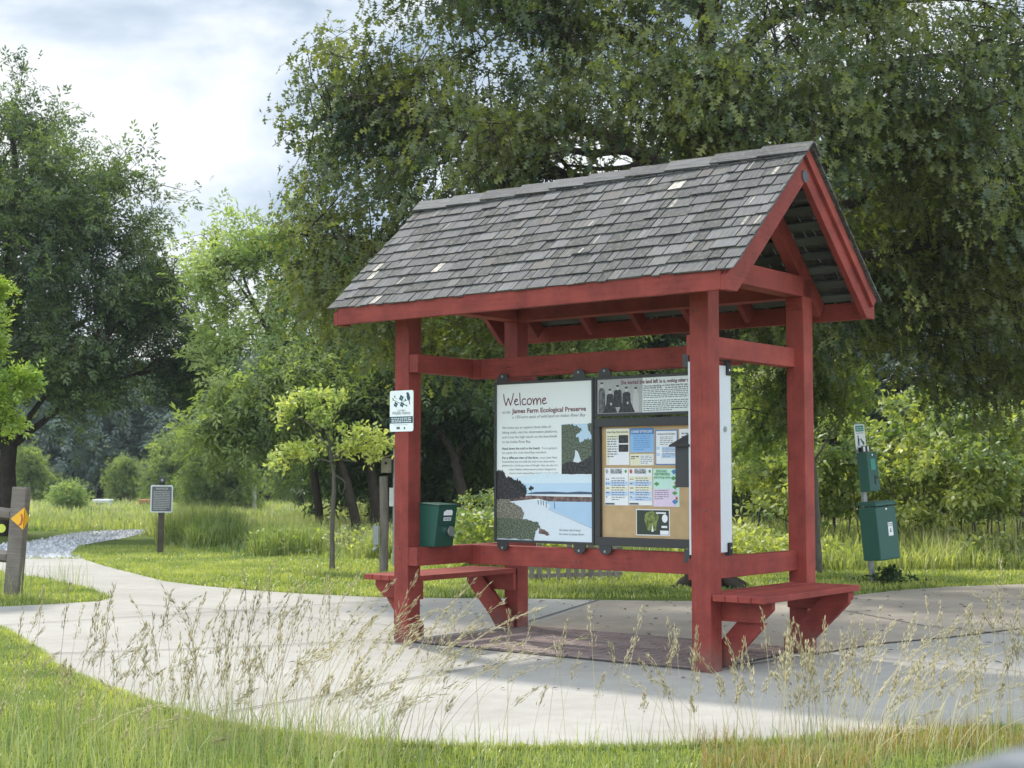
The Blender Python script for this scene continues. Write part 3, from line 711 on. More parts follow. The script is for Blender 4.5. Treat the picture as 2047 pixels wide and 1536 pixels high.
# benches
def bench(x0, x1, post_x, sgn):
    """x0 inner edge, x1 outer edge"""
    seat = MB(); n = 4; wdt = (x1 - x0) / n
    y0, y1 = -.012, D_ - .29 if False else D_ - .10
    for k in range(n):
        xa = x0 + wdt * k; yy0 = y0 if sgn > 0 else .05; yy1 = y1 + random.uniform(-.004, .004)
        if abs((k if sgn > 0 else k)) == 0:   # inner board stops between the posts
            pass
        seat.box((xa + wdt / 2, (yy0 + yy1) / 2, .470), (abs(wdt) - .005, yy1 - yy0, .040))
    so = seat.build('bench_seat', red, kiosk, .004)
    for y in ((S_ + .004, S_ + .048), (D_ - S_ - .048, D_ - S_ - .004)):
        a = MB(); xo = x1 - sgn * .03; xi = post_x + (0 if sgn > 0 else 0)
        a.prism([(xi - sgn * .13, .449), (xo, .449), (xo, .40), (xo - sgn * .09, .315), (xi - sgn * .13, .315)], 1, y[0], y[1])
        a.build('bracket_arm', red, so, .003)
        br = MB(); yb = (y[0] - .040, y[0] - .001) if y[0] > .5 else (y[1] + .001, y[1] + .040)
        wv = .12
        if y[0] > .5:
            poly = [(xo, .448), (xo, .37), (xi + sgn * .08, .10), (xi + sgn * .02, .015), (xi - sgn * .14, .015), (xi - sgn * .14, .10), (xi + sgn * .13, .38), (xi + sgn * .20, .448)]
        else:
            poly = [(xo - sgn * .075, .312), (xo - sgn * .10, .275), (xi + sgn * .01, .02), (xi - sgn * .10, .02), (xi - sgn * .10, .12), (xi + sgn * .08, .312), (xo - sgn * .10, .312)]
        br.prism(poly, 1, yb[0], yb[1]); br.build('bracket_brace', red, so, .003)
bench(W_ + .018, W_ + .385, W_, 1)
bench(-.006, -.36, 0, -1)
# boards of the seats that run between the posts (inner strip)
MB().box((W_ - .06, (S_ + D_ - S_) / 2, .470), (.13, D_ - 2 * S_ - .01, .040)).build('bench_board', red, kiosk, .004)
MB().box((.062, (S_ + D_ - S_) / 2, .470), (.13, D_ - 2 * S_ - .01, .040)).build('bench_board', red, kiosk, .004)

# ------------------------------------------------------------------ lettering
TX = {}
def text_polys(s, bold=False, italic=False):
    key = (s, bold, italic)
    if key in TX: return TX[key]
    cu = bpy.data.curves.new('t', 'FONT'); cu.body = s; cu.size = 1; cu.resolution_u = 2; cu.fill_mode = 'FRONT'
    if bold: cu.offset = .022
    if italic: cu.shear = .28
    o = bpy.data.objects.new('t', cu); COL.objects.link(o)
    dg = bpy.context.evaluated_depsgraph_get(); me = bpy.data.meshes.new_from_object(o.evaluated_get(dg))
    V = [(v.co.x, v.co.y) for v in me.vertices]; Fc = [tuple(p.vertices) for p in me.polygons]
    bpy.data.objects.remove(o); bpy.data.curves.remove(cu); bpy.data.meshes.remove(me)
    TX[key] = (V, Fc); return V, Fc
def put_text(mb, s, x, z, w, y, h=None, bold=False, italic=False, axis=1, mode='left', maxh=None):
    """lettering facing -y (axis 1) in kiosk space; w = wanted width, h = height of a capital"""
    V, Fc = text_polys(s, bold, italic)
    if not V: return
    xs = [v[0] for v in V]; x0, x1 = min(xs), max(xs); sx = w / (x1 - x0); sz = (h / .72) if h else sx
    if mode == 'center': x -= w / 2
    for f in Fc:
        P = [(x + (V[i][0] - x0) * sx, y, z + V[i][1] * sz) for i in f]
        a = sum(P[i][0] * P[(i + 1) % len(P)][2] - P[(i + 1) % len(P)][0] * P[i][2] for i in range(len(P)))
        if a < 0: P = P[::-1]
        mb.face(P)
def rect(mb, x0, z0, x1, z1, y): mb.face([(x0, y, z0), (x1, y, z0), (x1, y, z1), (x0, y, z1)])
def poly(mb, pts, y):
    a = sum(pts[i][0] * pts[(i + 1) % len(pts)][1] - pts[(i + 1) % len(pts)][0] * pts[i][1] for i in range(len(pts)))
    if a < 0: pts = pts[::-1]
    mb.face([(p[0], y, p[1]) for p in pts])
def textbars(mb, x0, x1, z0, z1, n, y, seed=1, fill=.45, last=.6):
    """lines of writing too small to read: broken strokes word by word"""
    r = random.Random(seed); dz = (z1 - z0) / n
    for i in range(n):
        z = z1 - (i + .5) * dz; x = x0; xe = x1 if i < n - 1 else x0 + (x1 - x0) * last
        while x < xe - .004:
            wl = min(r.uniform(.010, .034), xe - x); rect(mb, x, z - dz * fill / 2, x + wl, z + dz * fill / 2, y); x += wl + .006
def stroke(mb, pts, wd, y):
    pts = [Vector((p[0], p[1])) for p in pts]
    for i in range(len(pts) - 1):
        d = (pts[i + 1] - pts[i]);
        if d.length < 1e-6: continue
        d.normalize(); s = Vector((-d.y, d.x)) * wd / 2; e_ = d * wd * .35
        a, b = pts[i] - e_, pts[i + 1] + e_
        poly(mb, [a - s, b - s, b + s, a + s], y + (i % 3) * .0001)

# ------------------------------------------------------------------ information panels
PY = .631
def tab(mb, x, z, up, y0=PY - .012, y1=PY + .004, w=.105):
    h = w * .62; pts = []
    for k in range(9):
        a = math.pi * k / 8; pts.append((x + w / 2 * math.cos(a) * (1 if k not in (0, 8) else 1), z + up * (h * .35 + h * .65 * math.sin(a))))
    pts = [(x + w / 2, z)] + pts + [(x - w / 2, z)]
    mb.prism(pts, 1, y0, y1)
def panel(name, label, x0, x1, z0, z1, tabs, cat='sign'):
    t = kthing(name, label, cat, ((x0 + x1) / 2, PY, z0), None)
    f = MB(); b_ = .020; yf, yb = PY - .010, PY + .030
    f.box(((x0 + x1) / 2, (yf + yb) / 2, z1 - b_ / 2), (x1 - x0, yb - yf, b_)); f.box(((x0 + x1) / 2, (yf + yb) / 2, z0 + b_ / 2), (x1 - x0, yb - yf, b_))
    f.box((x0 + b_ / 2, (yf + yb) / 2, (z0 + z1) / 2), (b_, yb - yf - .001, z1 - z0 - 2 * b_)); f.box((x1 - b_ / 2, (yf + yb) / 2, (z0 + z1) / 2), (b_, yb - yf - .001, z1 - z0 - 2 * b_))
    f.build('frame', M['dark_frame'], t, .002)
    MB().box(((x0 + x1) / 2, PY + .012, (z0 + z1) / 2), (x1 - x0 - 2 * b_ + .004, .02, z1 - z0 - 2 * b_ + .004)).build('panel_face', M['sign_white'], t)
    for x, z, up in tabs:
        tb = MB(); tab(tb, x, z, up); o = tb.build('mounting_tab', M['dark_frame'], t, .001)
        MB().disc((x, PY - .018, z + up * .042), .009, 1, .007, 10).build('bolt', M['galvanised'], o)
    return t
X1a, X1b, X2a, X2b = .459, 1.393, 1.400, 2.334
ZT, ZB = 1.957, .738
wp = panel('welcome_sign', 'tall white Welcome sign with a beach photo and dark red title, left in the kiosk', X1a, X1b, ZB, ZT,
           [(.545, ZT, 1), (1.262, ZT, 1), (.545, ZB, -1), (1.262, ZB, -1)])
IY = PY + .0006       # plane of the printed layer
wx = lambda t: X1a + .02 + t * (X1b - X1a - .04)
wz = lambda t: ZT - .02 - t * (ZT - ZB - .04)
# handwritten Welcome
mb = MB()
LET = [  # strokes on a unit grid, x advancing
    [(0, 1), (.04, .55), (.16, .02), (.30, .60), (.33, .62), (.46, .04), (.60, .62), (.66, 1.05)],
    [(.72, .32), (.90, .38), (.93, .50), (.84, .56), (.75, .42), (.74, .18), (.84, .03), (1.0, .10)],
    [(1.08, 1.05), (1.10, .5), (1.13, .02)],
    [(1.46, .48), (1.38, .56), (1.27, .48), (1.23, .28), (1.28, .07), (1.40, .02), (1.50, .10)],
    [(1.70, .54), (1.60, .44), (1.57, .24), (1.64, .05), (1.76, .03), (1.85, .18), (1.85, .40), (1.77, .54), (1.70, .54)],
    [(1.94, .54), (1.98, .28), (2.0, .02), (2.02, .34), (2.12, .54), (2.20, .46), (2.22, .02), (2.25, .34), (2.36, .54), (2.45, .44), (2.47, .02)],
    [(2.56, .30), (2.74, .36), (2.78, .48), (2.70, .55), (2.60, .44), (2.57, .2), (2.66, .03), (2.84, .12)]]
WX0, WX1, WZ0, WH = wx(.075), wx(.535), wz(.138), .088
for st in LET: stroke(mb, [(WX0 + p[0] / 2.84 * (WX1 - WX0), WZ0 + p[1] * WH) for p in st], .0085, IY)
put_text(mb, 'James Farm Ecological Preserve', wx(.165), wz(.188), wx(.94) - wx(.165), IY, .035, bold=True)
mb.build('title_lettering', M['maroon_ink'], wp, weld=False)
mb = MB()
put_text(mb, 'to the', wx(.065), wz(.188), .075, IY, .022, italic=True)
put_text(mb, 'a 150-acre oasis of wild land on Indian River Bay', wx(.17), wz(.222), wx(.935) - wx(.17), IY, .0225, italic=True)
for i, (s, wd) in enumerate((('We invite you to explore three miles of', .52), ('hiking trails, visit the observation platforms,', .59), ('and cross the high marsh on the boardwalk', .585), ('to the Indian River Bay.', .31))):
    put_text(mb, s, wx(.06), wz(.288 + i * .0305), wx(wd) - wx(0), IY, .0195)
put_text(mb, 'Head down the trail to the beach.', wx(.06), wz(.422), wx(.41) - wx(0), IY, .018, bold=True)
put_text(mb, "You're going to", wx(.485), wz(.422), wx(.16) - wx(0), IY, .016)
put_text(mb, 'see a great slice of the Inland Bays watershed.', wx(.06), wz(.448), wx(.47) - wx(0), IY, .016)
put_text(mb, 'For a different view of the farm,', wx(.06), wz(.482), wx(.39) - wx(0), IY, .018, bold=True)
put_text(mb, 'cross Cedar Neck', wx(.465), wz(.482), wx(.18) - wx(0), IY, .016)
for i, (s, xo, wd) in enumerate((('Road behind you and walk the trail to the observation', .06, .56), ("platform for a birds-eye view of Slough's Gut, the site of a", .06, .59), ('major habitat enhancement project designed to', .135, .50), ('return a more natural flow of water into the marsh.', .135, .525))):
    put_text(mb, s, wx(xo), wz(.506 + i * .0245), wx(wd) - wx(0), IY, .016)
put_text(mb, 'See other side of kiosk', wx(.665), wz(.935), wx(.22) - wx(0), IY - .0016, .016, italic=True)
put_text(mb, 'for more on James Farm!', wx(.665), wz(.96), wx(.25) - wx(0), IY - .0016, .016, italic=True)
mb.build('lettering', M['grey_ink'], wp, weld=False)
# beach photograph printed on the lower half
r = random.Random(3)
def wob(pts, amp, n=6, rr=r):
    o = []
    for i in range(len(pts) - 1):
        for k in range(n):
            t = k / n; o.append((pts[i][0] + (pts[i + 1][0] - pts[i][0]) * t + rr.uniform(-amp, amp), pts[i][1] + (pts[i + 1][1] - pts[i][1]) * t + rr.uniform(-amp, amp)))
    o.append(pts[-1]); return o
def P2(pts, dx=wx, dz=wz): return [(dx(a), dz(b)) for a, b in pts]
A = MB(); poly(A, P2([(0, .62), (.5, .585), (1, .60), (1, .705), (0, .705)]), IY + .0001); A.build('photo_sky_area', M['photo_sky'], wp)
A = MB(); poly(A, P2([(.16, .60), (.5, .572), (1, .585), (1, .635), (.2, .640)]), IY - .0001); A.build('photo_sky_pale', M['photo_sky_pale'], wp)
A = MB(); poly(A, P2([(0, .76), (.10, .745), (1, .75), (1, 1), (0, 1)]), IY); A.build('photo_beach', M['photo_sand'], wp)
A = MB(); poly(A, P2([(.50, .752), (1, .750), (1, .915), (.80, .86), (.62, .815), (.56, .80), (.57, .775)]), IY - .0004); A.build('photo_water_area', M['photo_water'], wp)
A = MB(); poly(A, P2([(.28, .70), (1, .70), (1, .715), (.28, .715)]), IY - .0003); A.build('photo_far_bay', M['photo_sand'], wp)
A = MB(); poly(A, P2([(.12, .735), (.35, .716), (.6, .72), (1, .722), (1, .752), (.55, .752), (.45, .735), (.12, .757)]), IY - .0006); A.build('photo_marsh', M['photo_rust'], wp)
A = MB(); poly(A, P2([(.33, .703), (.42, .693), (.6, .690), (.75, .694), (.88, .688), (1, .692), (1, .705), (.33, .707)]), IY - .0005); A.build('photo_shoreline', M['photo_navy'], wp)
A = MB(); poly(A, P2(wob([(0, .56), (.05, .555), (.12, .60), (.22, .61), (.30, .65), (.33, .69), (.30, .73), (.15, .745), (0, .75)], .011, 9)), IY - .0008)
stroke(A, P2([(.37, .72), (.375, .67)]), .003, IY - .0009); poly(A, P2(wob([(.345, .672), (.37, .655), (.40, .668), (.395, .68), (.35, .682)], .004, 3)), IY - .0009)
A.build('photo_woods', M['photo_dark'], wp)
A = MB(); poly(A, P2(wob([(0, .745), (.12, .742), (.2, .77), (.27, .80), (.30, .83), (.28, .87), (.12, .90), (0, .90)], .006)), IY - .0010); A.build('photo_scrub_area', M['photo_scrub'], wp)
A = MB(); poly(A, P2(wob([(0, .86), (.15, .865), (.30, .865), (.45, .885), (.47, .92), (.42, .94), (.40, .995), (0, .995)], .006)), IY - .0012); A.build('photo_dune_grass', M['photo_green'], wp)
A = MB(); poly(A, P2(wob([(.46, .92), (.54, .94), (.57, .965), (.52, .965), (.45, .95)], .005)), IY - .0013); A.build('photo_driftwood', M['photo_rust'], wp)
A = MB(); 
for x, z, s in ((.445, .745, .028), (.475, .745, .03), (.50, .748, .032), (.53, .758, .034), (.615, .758, .042)): stroke(A, P2([(x, z), (x + .004, z + s * .9)]), .006, IY - .0014)
stroke(A, P2([(.55, .80), (.62, .82), (.8, .865), (1, .915)]), .002, IY - .0013)
A.build('photo_walkers', M['photo_navy'], wp, weld=False)
# small upright photo
A = MB(); poly(A, P2([(.69, .268), (1, .268), (1, .40), (.69, .42)]), IY - .0002); A.build('inset_sky', M['photo_sky'], wp)
A = MB(); poly(A, P2([(.69, .45), (1, .42), (1, .58), (.69, .58)]), IY - .0003); A.build('inset_shade', M['photo_dark'], wp)
A = MB(); poly(A, P2(wob([(.69, .268), (.80, .268), (.88, .29), (.90, .31), (.84, .34), (.88, .38), (.96, .36), (1, .38), (1, .47), (.9, .50), (.69, .52)], .008)), IY - .0005)
poly(A, P2(wob([(.95, .27), (1, .268), (1, .35), (.985, .33), (.96, .31)], .005, 3)), IY - .0005); A.build('inset_trees', M['photo_green'], wp)
A = MB(); poly(A, P2([(.83, .43), (.855, .44), (.89, .50), (.86, .51), (.82, .505), (.80, .515), (.825, .47)]), IY - .0007); A.build('inset_sail', M['photo_sand'], wp)
A = MB(); poly(A, P2(wob([(.69, .52), (.78, .50), (.88, .515), (1, .50), (1, .58), (.69, .58)], .004)), IY - .0009); A.build('inset_bank', M['photo_dark'], wp)

# history sign
HZ0 = 1.668
hp = panel('history_sign', 'wide white history sign with an old black and white family photo, above the notice board', X2a, X2b, HZ0, ZT, [(1.492, ZT, 1), (2.24, ZT, 1)])
hx = lambda t: X2a + .02 + t * (X2b - X2a - .04)
hz = lambda t: ZT - .02 - t * (ZT - HZ0 - .04)
mb = MB(); put_text(mb, "She wanted the land left", hx(.232), hz(.17), .315, IY, .030, bold=True)
put_text(mb, "'as is, nothing other than farm'", hx(.595), hz(.17), .345, IY, .026, italic=True, bold=True); mb.build('title_lettering', M['maroon_ink'], hp, weld=False)
mb = MB(); put_text(mb, "You are standing on land that was for generations the", hx(.445), hz(.265), .48, IY, .0135, bold=True)
put_text(mb, "James family farm.", hx(.445), hz(.325), .16, IY, .0135, bold=True)
textbars(mb, hx(.65), hx(.98), hz(.345), hz(.28), 1, IY, 3, .4, 1); textbars(mb, hx(.445), hx(.98), hz(.60), hz(.345), 5, IY, 5, .38, .9); textbars(mb, hx(.445), hx(.98), hz(.97), hz(.64), 6, IY, 6, .38, .5)
mb.build('lettering', M['grey_ink'], hp, weld=False)
A = MB(); poly(A, [(hx(0), hz(0)), (hx(.44), hz(.0)), (hx(.435), hz(1)), (hx(0), hz(1))], IY + .0002); A.build('old_photo_backdrop', M['photo_grey'], hp)
def figure(mb, cx, zt, h, wd, y, seated=False):
    """clothed figure in the old photograph"""
    pts = [(cx - wd * .20, zt - h * .17), (cx - wd * .5, zt - h * .24), (cx - wd * .55, zt - h * .6), (cx - wd * (1.1 if seated else .5), zt - h), (cx + wd * (1.1 if seated else .5), zt - h), (cx + wd * .55, zt - h * .6), (cx + wd * .5, zt - h * .24), (cx + wd * .2, zt - h * .17)]
    poly(mb, pts, y)
def head(mb, cx, cz, r_, y): poly(mb, [(cx + r_ * .8 * math.cos(a), cz + r_ * math.sin(a)) for a in [k * math.pi / 5 for k in range(10)]], y)
A = MB(); B = MB(); C = MB()
for cx, zt, h, wd, seated, coat in ((.045, .10, .88, .07, 0, 'g'), (.125, .30, .68, .075, 1, 'd'), (.20, .20, .62, .085, 0, 'd'), (.285, .26, .72, .085, 1, 'd'), (.375, .28, .70, .06, 0, 'w')):
    X, Z, H_ = hx(cx), hz(zt), h * (ZT - HZ0 - .04)
    figure({'g': C, 'd': A, 'w': B}[coat], X, Z, H_, wd * .78, IY - .0003 - (.0002 if seated else 0), seated)
    head(B, X, Z - .014, .019, IY - .0008); poly(A, [(X - .013, Z - .008), (X - .010, Z + .005), (X + .010, Z + .005), (X + .013, Z - .008)], IY - .0010)
    if seated: head(B, X + .01, Z - H_ * .62, .010, IY - .0008)
A.build('old_photo_dark_coats', M['photo_dark'], hp); B.build('old_photo_faces', M['skin_photo'], hp); C.build('old_photo_grey_suit', M['dog_print_grey'], hp)

# notice board: deep frame with a plywood back and a glazed front
NZ0, NZ1 = ZB, 1.655
nb = kthing('notice_board', 'dark framed notice board with tan backing full of pinned leaflets', 'notice board', ((X2a + X2b) / 2, PY, NZ0))
f = MB(); fw_ = .062; sw_ = .046; yf, yb = PY - .012, PY + .045
f.box(((X2a + X2b) / 2, (yf + yb) / 2, NZ1 - fw_ / 2), (X2b - X2a, yb - yf, fw_)); f.box(((X2a + X2b) / 2, (yf + yb) / 2, NZ0 + fw_ / 2), (X2b - X2a, yb - yf, fw_))
for x in (X2a + sw_ / 2, X2b - sw_ / 2): f.box((x, (yf + yb) / 2, (NZ0 + NZ1) / 2), (sw_, yb - yf - .001, NZ1 - NZ0 - 2 * fw_))
f.build('frame', M['dark_frame'], nb, .003)
BY = PY + .020
MB().box(((X2a + X2b) / 2, BY + .008, (NZ0 + NZ1) / 2), (X2b - X2a - .06, .012, NZ1 - NZ0 - .08)).build('backing_board', M['cork'], nb)
for x, z, up in ((1.492, NZ0, -1), (2.24, NZ0, -1)):
    tb = MB(); tab(tb, x, z, up); o = tb.build('mounting_tab', M['dark_frame'], nb, .001)
    MB().disc((x, PY - .018, z + up * .042), .009, 1, .007, 10).build('bolt', M['galvanised'], o)
BF = BY + .002
def paper(label, x0, z0, x1, z1, mat, border=None, rot=0):
    t = kthing('leaflet', label, 'leaflet', ((x0 + x1) / 2, BF, z0), 'leaflets pinned on the notice board')
    MB().box(((x0 + x1) / 2, BF - .0012, (z0 + z1) / 2), (x1 - x0, .0012, z1 - z0)).build('sheet', M[mat], t)
    return t
# positions on the board (kiosk x, z) from the photo
def brd(px, py):
    u = (px - 1023.5) / F_PX; v = -(py - 768) / F_PX
    d = Vector((u, math.cos(PITCH) - v * math.sin(PITCH), math.sin(PITCH) + v * math.cos(PITCH)))
    c, s = math.cos(KYAW), math.sin(KYAW); dl = Vector((d.x * c + d.y * s, -d.x * s + d.y * c, d.z))
    ox, oy = -KX, -KY; O = Vector((ox * c + oy * s, -ox * s + oy * c, CAM_H)); t = (BF - O.y) / dl.y; p = O + dl * t
    return p.x, p.z
def brect(a, b, c, d):
    x0, z1 = brd(a, b); x1, _ = brd(c, b); _, z0 = brd(a, d); return x0, z0, x1, z1
YP = BF - .0042
def ins(t, name, mat, fn):
    m_ = MB(); fn(m_); m_.build(name, M[mat], t, weld=False)
x0, z0, x1, z1 = brect(1212, 858, 1258, 930); W1 = x1 - x0; H1 = z1 - z0
t = paper('cream and white leaflet with two small photos, upper left corner of the board', x0, z0, x1, z1, 'paper_white')
ins(t, 'pale_column', 'poster_cream', lambda m_: (rect(m_, x0 + .004, z0 + H1 * .72, x1 - .004, z1 - .006, YP + .0008), rect(m_, x0 + .004, z0 + .01, x0 + W1 * .12, z1 - .01, YP + .0006)))
ins(t, 'photos', 'photo_dark', lambda m_: (rect(m_, x0 + W1 * .55, z0 + H1 * .60, x1 - .008, z0 + H1 * .82, YP), rect(m_, x0 + W1 * .55, z0 + H1 * .36, x1 - .008, z0 + H1 * .56, YP)))
ins(t, 'lettering', 'grey_ink', lambda m_: (put_text(m_, 'Inland Bays Environmental', x0 + .01, z1 - .03, W1 - .02, YP, .014, bold=True), textbars(m_, x0 + .012, x0 + W1 * .5, z0 + H1 * .2, z0 + H1 * .82, 9, YP, 8, .35)))
x0, z0, x1, z1 = brect(1260, 857, 1307, 905); W1 = x1 - x0; H1 = z1 - z0
t = paper('bright blue leaflet beside the cream one, top row of the board', x0, z0, x1, z1, 'poster_blue'); a_ = (x0, z0, x1, z1)
ins(t, 'title_band', 'poster_deep', lambda m_: rect(m_, x0, z1 - .042, x1, z1, YP + .001))
ins(t, 'lettering', 'poster_deep', lambda m_: (textbars(m_, x0 + .03, x1 - .03, z0 + H1 * .08, z0 + H1 * .72, 7, YP, 9, .25)))
ins(t, 'title_lettering', 'paper_white', lambda m_: put_text(m_, 'JOURNEY UP THE COAST', x0 + .01, z1 - .032, W1 - .02, YP, .018, bold=True))
x0, z0, x1, z1 = brect(1260, 908, 1307, 931); W1 = x1 - x0; H1 = z1 - z0
t = paper('small white leaflet with a dark edge just below the bright blue one', x0, z0, x1, z1, 'poster_cream')
ins(t, 'white_field', 'paper_white', lambda m_: rect(m_, x0 + W1 * .42, z0 + .006, x1 - .006, z1 - .006, YP + .001))
ins(t, 'lettering', 'grey_ink', lambda m_: (textbars(m_, x0 + W1 * .45, x1 - .01, z0 + .01, z1 - .01, 5, YP, 2, .3), textbars(m_, x0 + .01, x0 + W1 * .38, z1 - .04, z1 - .012, 2, YP, 2, .5)))
x0, z0, x1, z1 = brect(1310, 860, 1355, 930); W1 = x1 - x0; H1 = z1 - z0
t = paper('white leaflet with a navy border and two blue text boxes, top row', x0, z0, x1, z1, 'poster_deep')
ins(t, 'white_field', 'paper_white', lambda m_: rect(m_, x0 + .008, z0 + .008, x1 - .008, z1 - .008, YP + .001))
ins(t, 'blue_boxes', 'poster_pale', lambda m_: [rect(m_, x0 + W1 * q[0], z0 + H1 * q[1], x0 + W1 * q[2], z0 + H1 * q[3], YP + .0005) for q in ((.3, .38, .95, .52), (.28, .2, .95, .34), (.06, .44, .2, .52), (.06, .26, .2, .34))])
ins(t, 'lettering', 'grey_ink', lambda m_: (put_text(m_, 'At Home for the Horseshoe', x0 + .02, z1 - .035, W1 - .04, YP, .013, bold=True), textbars(m_, x0 + .04, x1 - .04, z0 + H1 * .56, z0 + H1 * .82, 5, YP, 2, .3), textbars(m_, x0 + W1 * .33, x1 - .02, z0 + H1 * .21, z0 + H1 * .50, 6, YP, 4, .25)))
x0, z0, x1, z1 = brect(1358, 858, 1402, 930); W1 = x1 - x0; H1 = z1 - z0
t = paper('white leaflet half hidden behind the front right red post', x0, z0, x1, z1, 'paper_white')
ins(t, 'lettering', 'grey_ink', lambda m_: textbars(m_, x0 + .02, x1 - .03, z0 + H1 * .3, z1 - .02, 7, YP, 12, .3))
for (a, c, cols, lab, lm) in ((1209, 1256, ('paper_white', 'poster_pale', 'poster_cream', 'poster_pale'), 'FALL PUBLIC PROGRAMS leaflet with a pale round shell mark, first of the lower row', 'photo_grey'),
                          (1257, 1304, ('poster_cream', 'poster_pale', 'poster_cream', 'poster_pale', 'poster_pale'), 'FALL PUBLIC PROGRAMS leaflet with a red crab mark, middle of the lower row', 'terracotta_print')):
    x0, z0, x1, z1 = brect(a, 936, c, 1010); W1 = x1 - x0; H1 = z1 - z0
    t = paper(lab, x0, z0, x1, z1, 'paper_white')
    for i, cm in enumerate(cols):
        if cm == 'paper_white': continue
        zz = z0 + H1 * (.72 - i * .135)
        ins(t, 'schedule_row', cm, lambda m_: rect(m_, x0 + .006, zz - H1 * .055, x1 - .006, zz + H1 * .055, YP + .0008))
    ins(t, 'mark', lm, lambda m_: head(m_, x0 + W1 * .10, z1 - H1 * .09, .016, YP)); ins(t, 'leaf_mark', 'leaf_print', lambda m_: head(m_, x1 - W1 * .10, z1 - H1 * .09, .012, YP))
    ins(t, 'lettering', 'grey_ink', lambda m_: (put_text(m_, 'FALL PUBLIC', x0 + W1 * .26, z1 - H1 * .085, W1 * .48, YP, .017, bold=True), put_text(m_, 'PROGRAMS', x0 + W1 * .26, z1 - H1 * .15, W1 * .48, YP, .017, bold=True),
        textbars(m_, x0 + W1 * .3, x1 - .03, z0 + H1 * .12, z0 + H1 * .76, 10, YP, a, .28), textbars(m_, x0 + .012, x0 + W1 * .2, z0 + H1 * .16, z0 + H1 * .76, 5, YP, a + 1, .2), rect(m_, x0 + .006, z0 + .004, x0 + W1 * .42, z0 + .016, YP)))
x0, z0, x1, z1 = brect(1306, 937, 1358, 1013); W1 = x1 - x0; H1 = z1 - z0
t = paper('pastel green and pink fish printing leaflet with a fish border, lower row', x0, z0, x1, z1, 'poster_mint')
ins(t, 'pink_field', 'poster_pink', lambda m_: rect(m_, x0, z0, x1 - W1 * .12, z0 + H1 * .46, YP + .001))
ins(t, 'fish_green', 'leaf_print', lambda m_: [poly(m_, [(x0 + W1 * a, z0 + H1 * b), (x0 + W1 * (a + .1), z0 + H1 * (b + .05)), (x0 + W1 * (a + .22), z0 + H1 * b), (x0 + W1 * (a + .1), z0 + H1 * (b - .06))], YP) for a, b in ((.03, .60), (.68, .75), (.74, .52), (.72, .36))])
ins(t, 'fish_blue', 'poster_deep', lambda m_: [poly(m_, [(x0 + W1 * a, z0 + H1 * b), (x0 + W1 * (a + .1), z0 + H1 * (b + .06)), (x0 + W1 * (a + .24), z0 + H1 * b), (x0 + W1 * (a + .1), z0 + H1 * (b - .08))], YP) for a, b in ((.70, .92), (.72, .14))])
ins(t, 'fish_red', 'terracotta_print', lambda m_: [head(m_, x0 + W1 * a, z0 + H1 * b, .012, YP - .0002) for a, b in ((.86, .62), (.90, .22))])
ins(t, 'lettering', 'leaf_print', lambda m_: (put_text(m_, 'KIDS DAY:', x0 + W1 * .12, z1 - H1 * .10, W1 * .42, YP, .018, bold=True), put_text(m_, 'FISH PRINTING', x0 + W1 * .06, z1 - H1 * .18, W1 * .58, YP, .018, bold=True), put_text(m_, 'JUNE 27TH @ 5:30 PM', x0 + W1 * .03, z1 - H1 * .26, W1 * .62, YP, .014, bold=True)))
ins(t, 'small_lettering', 'grey_ink', lambda m_: textbars(m_, x0 + .012, x0 + W1 * .6, z0 + H1 * .18, z0 + H1 * .45, 5, YP, 31, .3))
x0, z0, x1, z1 = brect(1272, 1018, 1339, 1070); W1 = x1 - x0; H1 = z1 - z0
t = paper('dark green card with an old tree picture, alone at the bottom of the board', x0, z0, x1, z1, 'paper_white')
ins(t, 'dark_field', 'dark_green_card', lambda m_: rect(m_, x0 + .006, z0 + .006, x1 - .006, z1 - .006, YP + .001))
ins(t, 'tree_picture', 'moss_print', lambda m_: (poly(m_, [(x0 + W1 * a, z0 + H1 * b) for a, b in wob([(.25, .62), (.30, .88), (.5, .95), (.68, .85), (.66, .6), (.6, .2), (.35, .2)], .02, 3)], YP + .0004)))
ins(t, 'white_parts', 'paper_white', lambda m_: (head(m_, x0 + W1 * .86, z0 + H1 * .66, .030, YP - .0002), poly(m_, [(x0 + W1 * .46, z0 + H1 * .15), (x0 + W1 * .49, z0 + H1 * .45), (x0 + W1 * .53, z0 + H1 * .15)], YP - .0002), rect(m_, x0 + W1 * .72, z0 + .008, x1 - .008, z0 + H1 * .2, YP - .0001), rect(m_, x0 + W1 * .76, z0 + H1 * .30, x1 - .02, z0 + H1 * .38, YP), rect(m_, x0 + W1 * .6, z1 - .03, x1 - .03, z1 - .02, YP)))

# metal plate facing east between the side rails
ep = kthing('metal_panel', 'pale grey metal panel mounted edge-on behind the front right red post', 'panel', (2.57, .3, .735))
MB().box((2.565, .288, (1.975 + .733) / 2), (.016, .520, 1.242)).build('plate', M['aluminium'], ep, .001)
MB().disc((2.574, .468, 1.55), .020, 0, .003, 16).build('round_sticker', M['galvanised'], ep)
for y, z in ((.51, 1.962), (.51, .745)):
    b = MB(); b.box((2.567, y, z), (.034, .05, .10)); b.box((2.55, y - .0, z + (.055 if z > 1 else -.055)), (.07, .05, .012)); o = b.build('bracket', M['black'], ep, .001)
    MB().disc((2.584, y, z + (-.015 if z > 1 else .015)), .008, 0, .004, 8).build('bolt', M['chrome'], o)
for z in (1.985, .725): MB().box((2.532, .045, z), (.045, .012, .085)).build('bracket', M['dark_frame'], ep, .001)
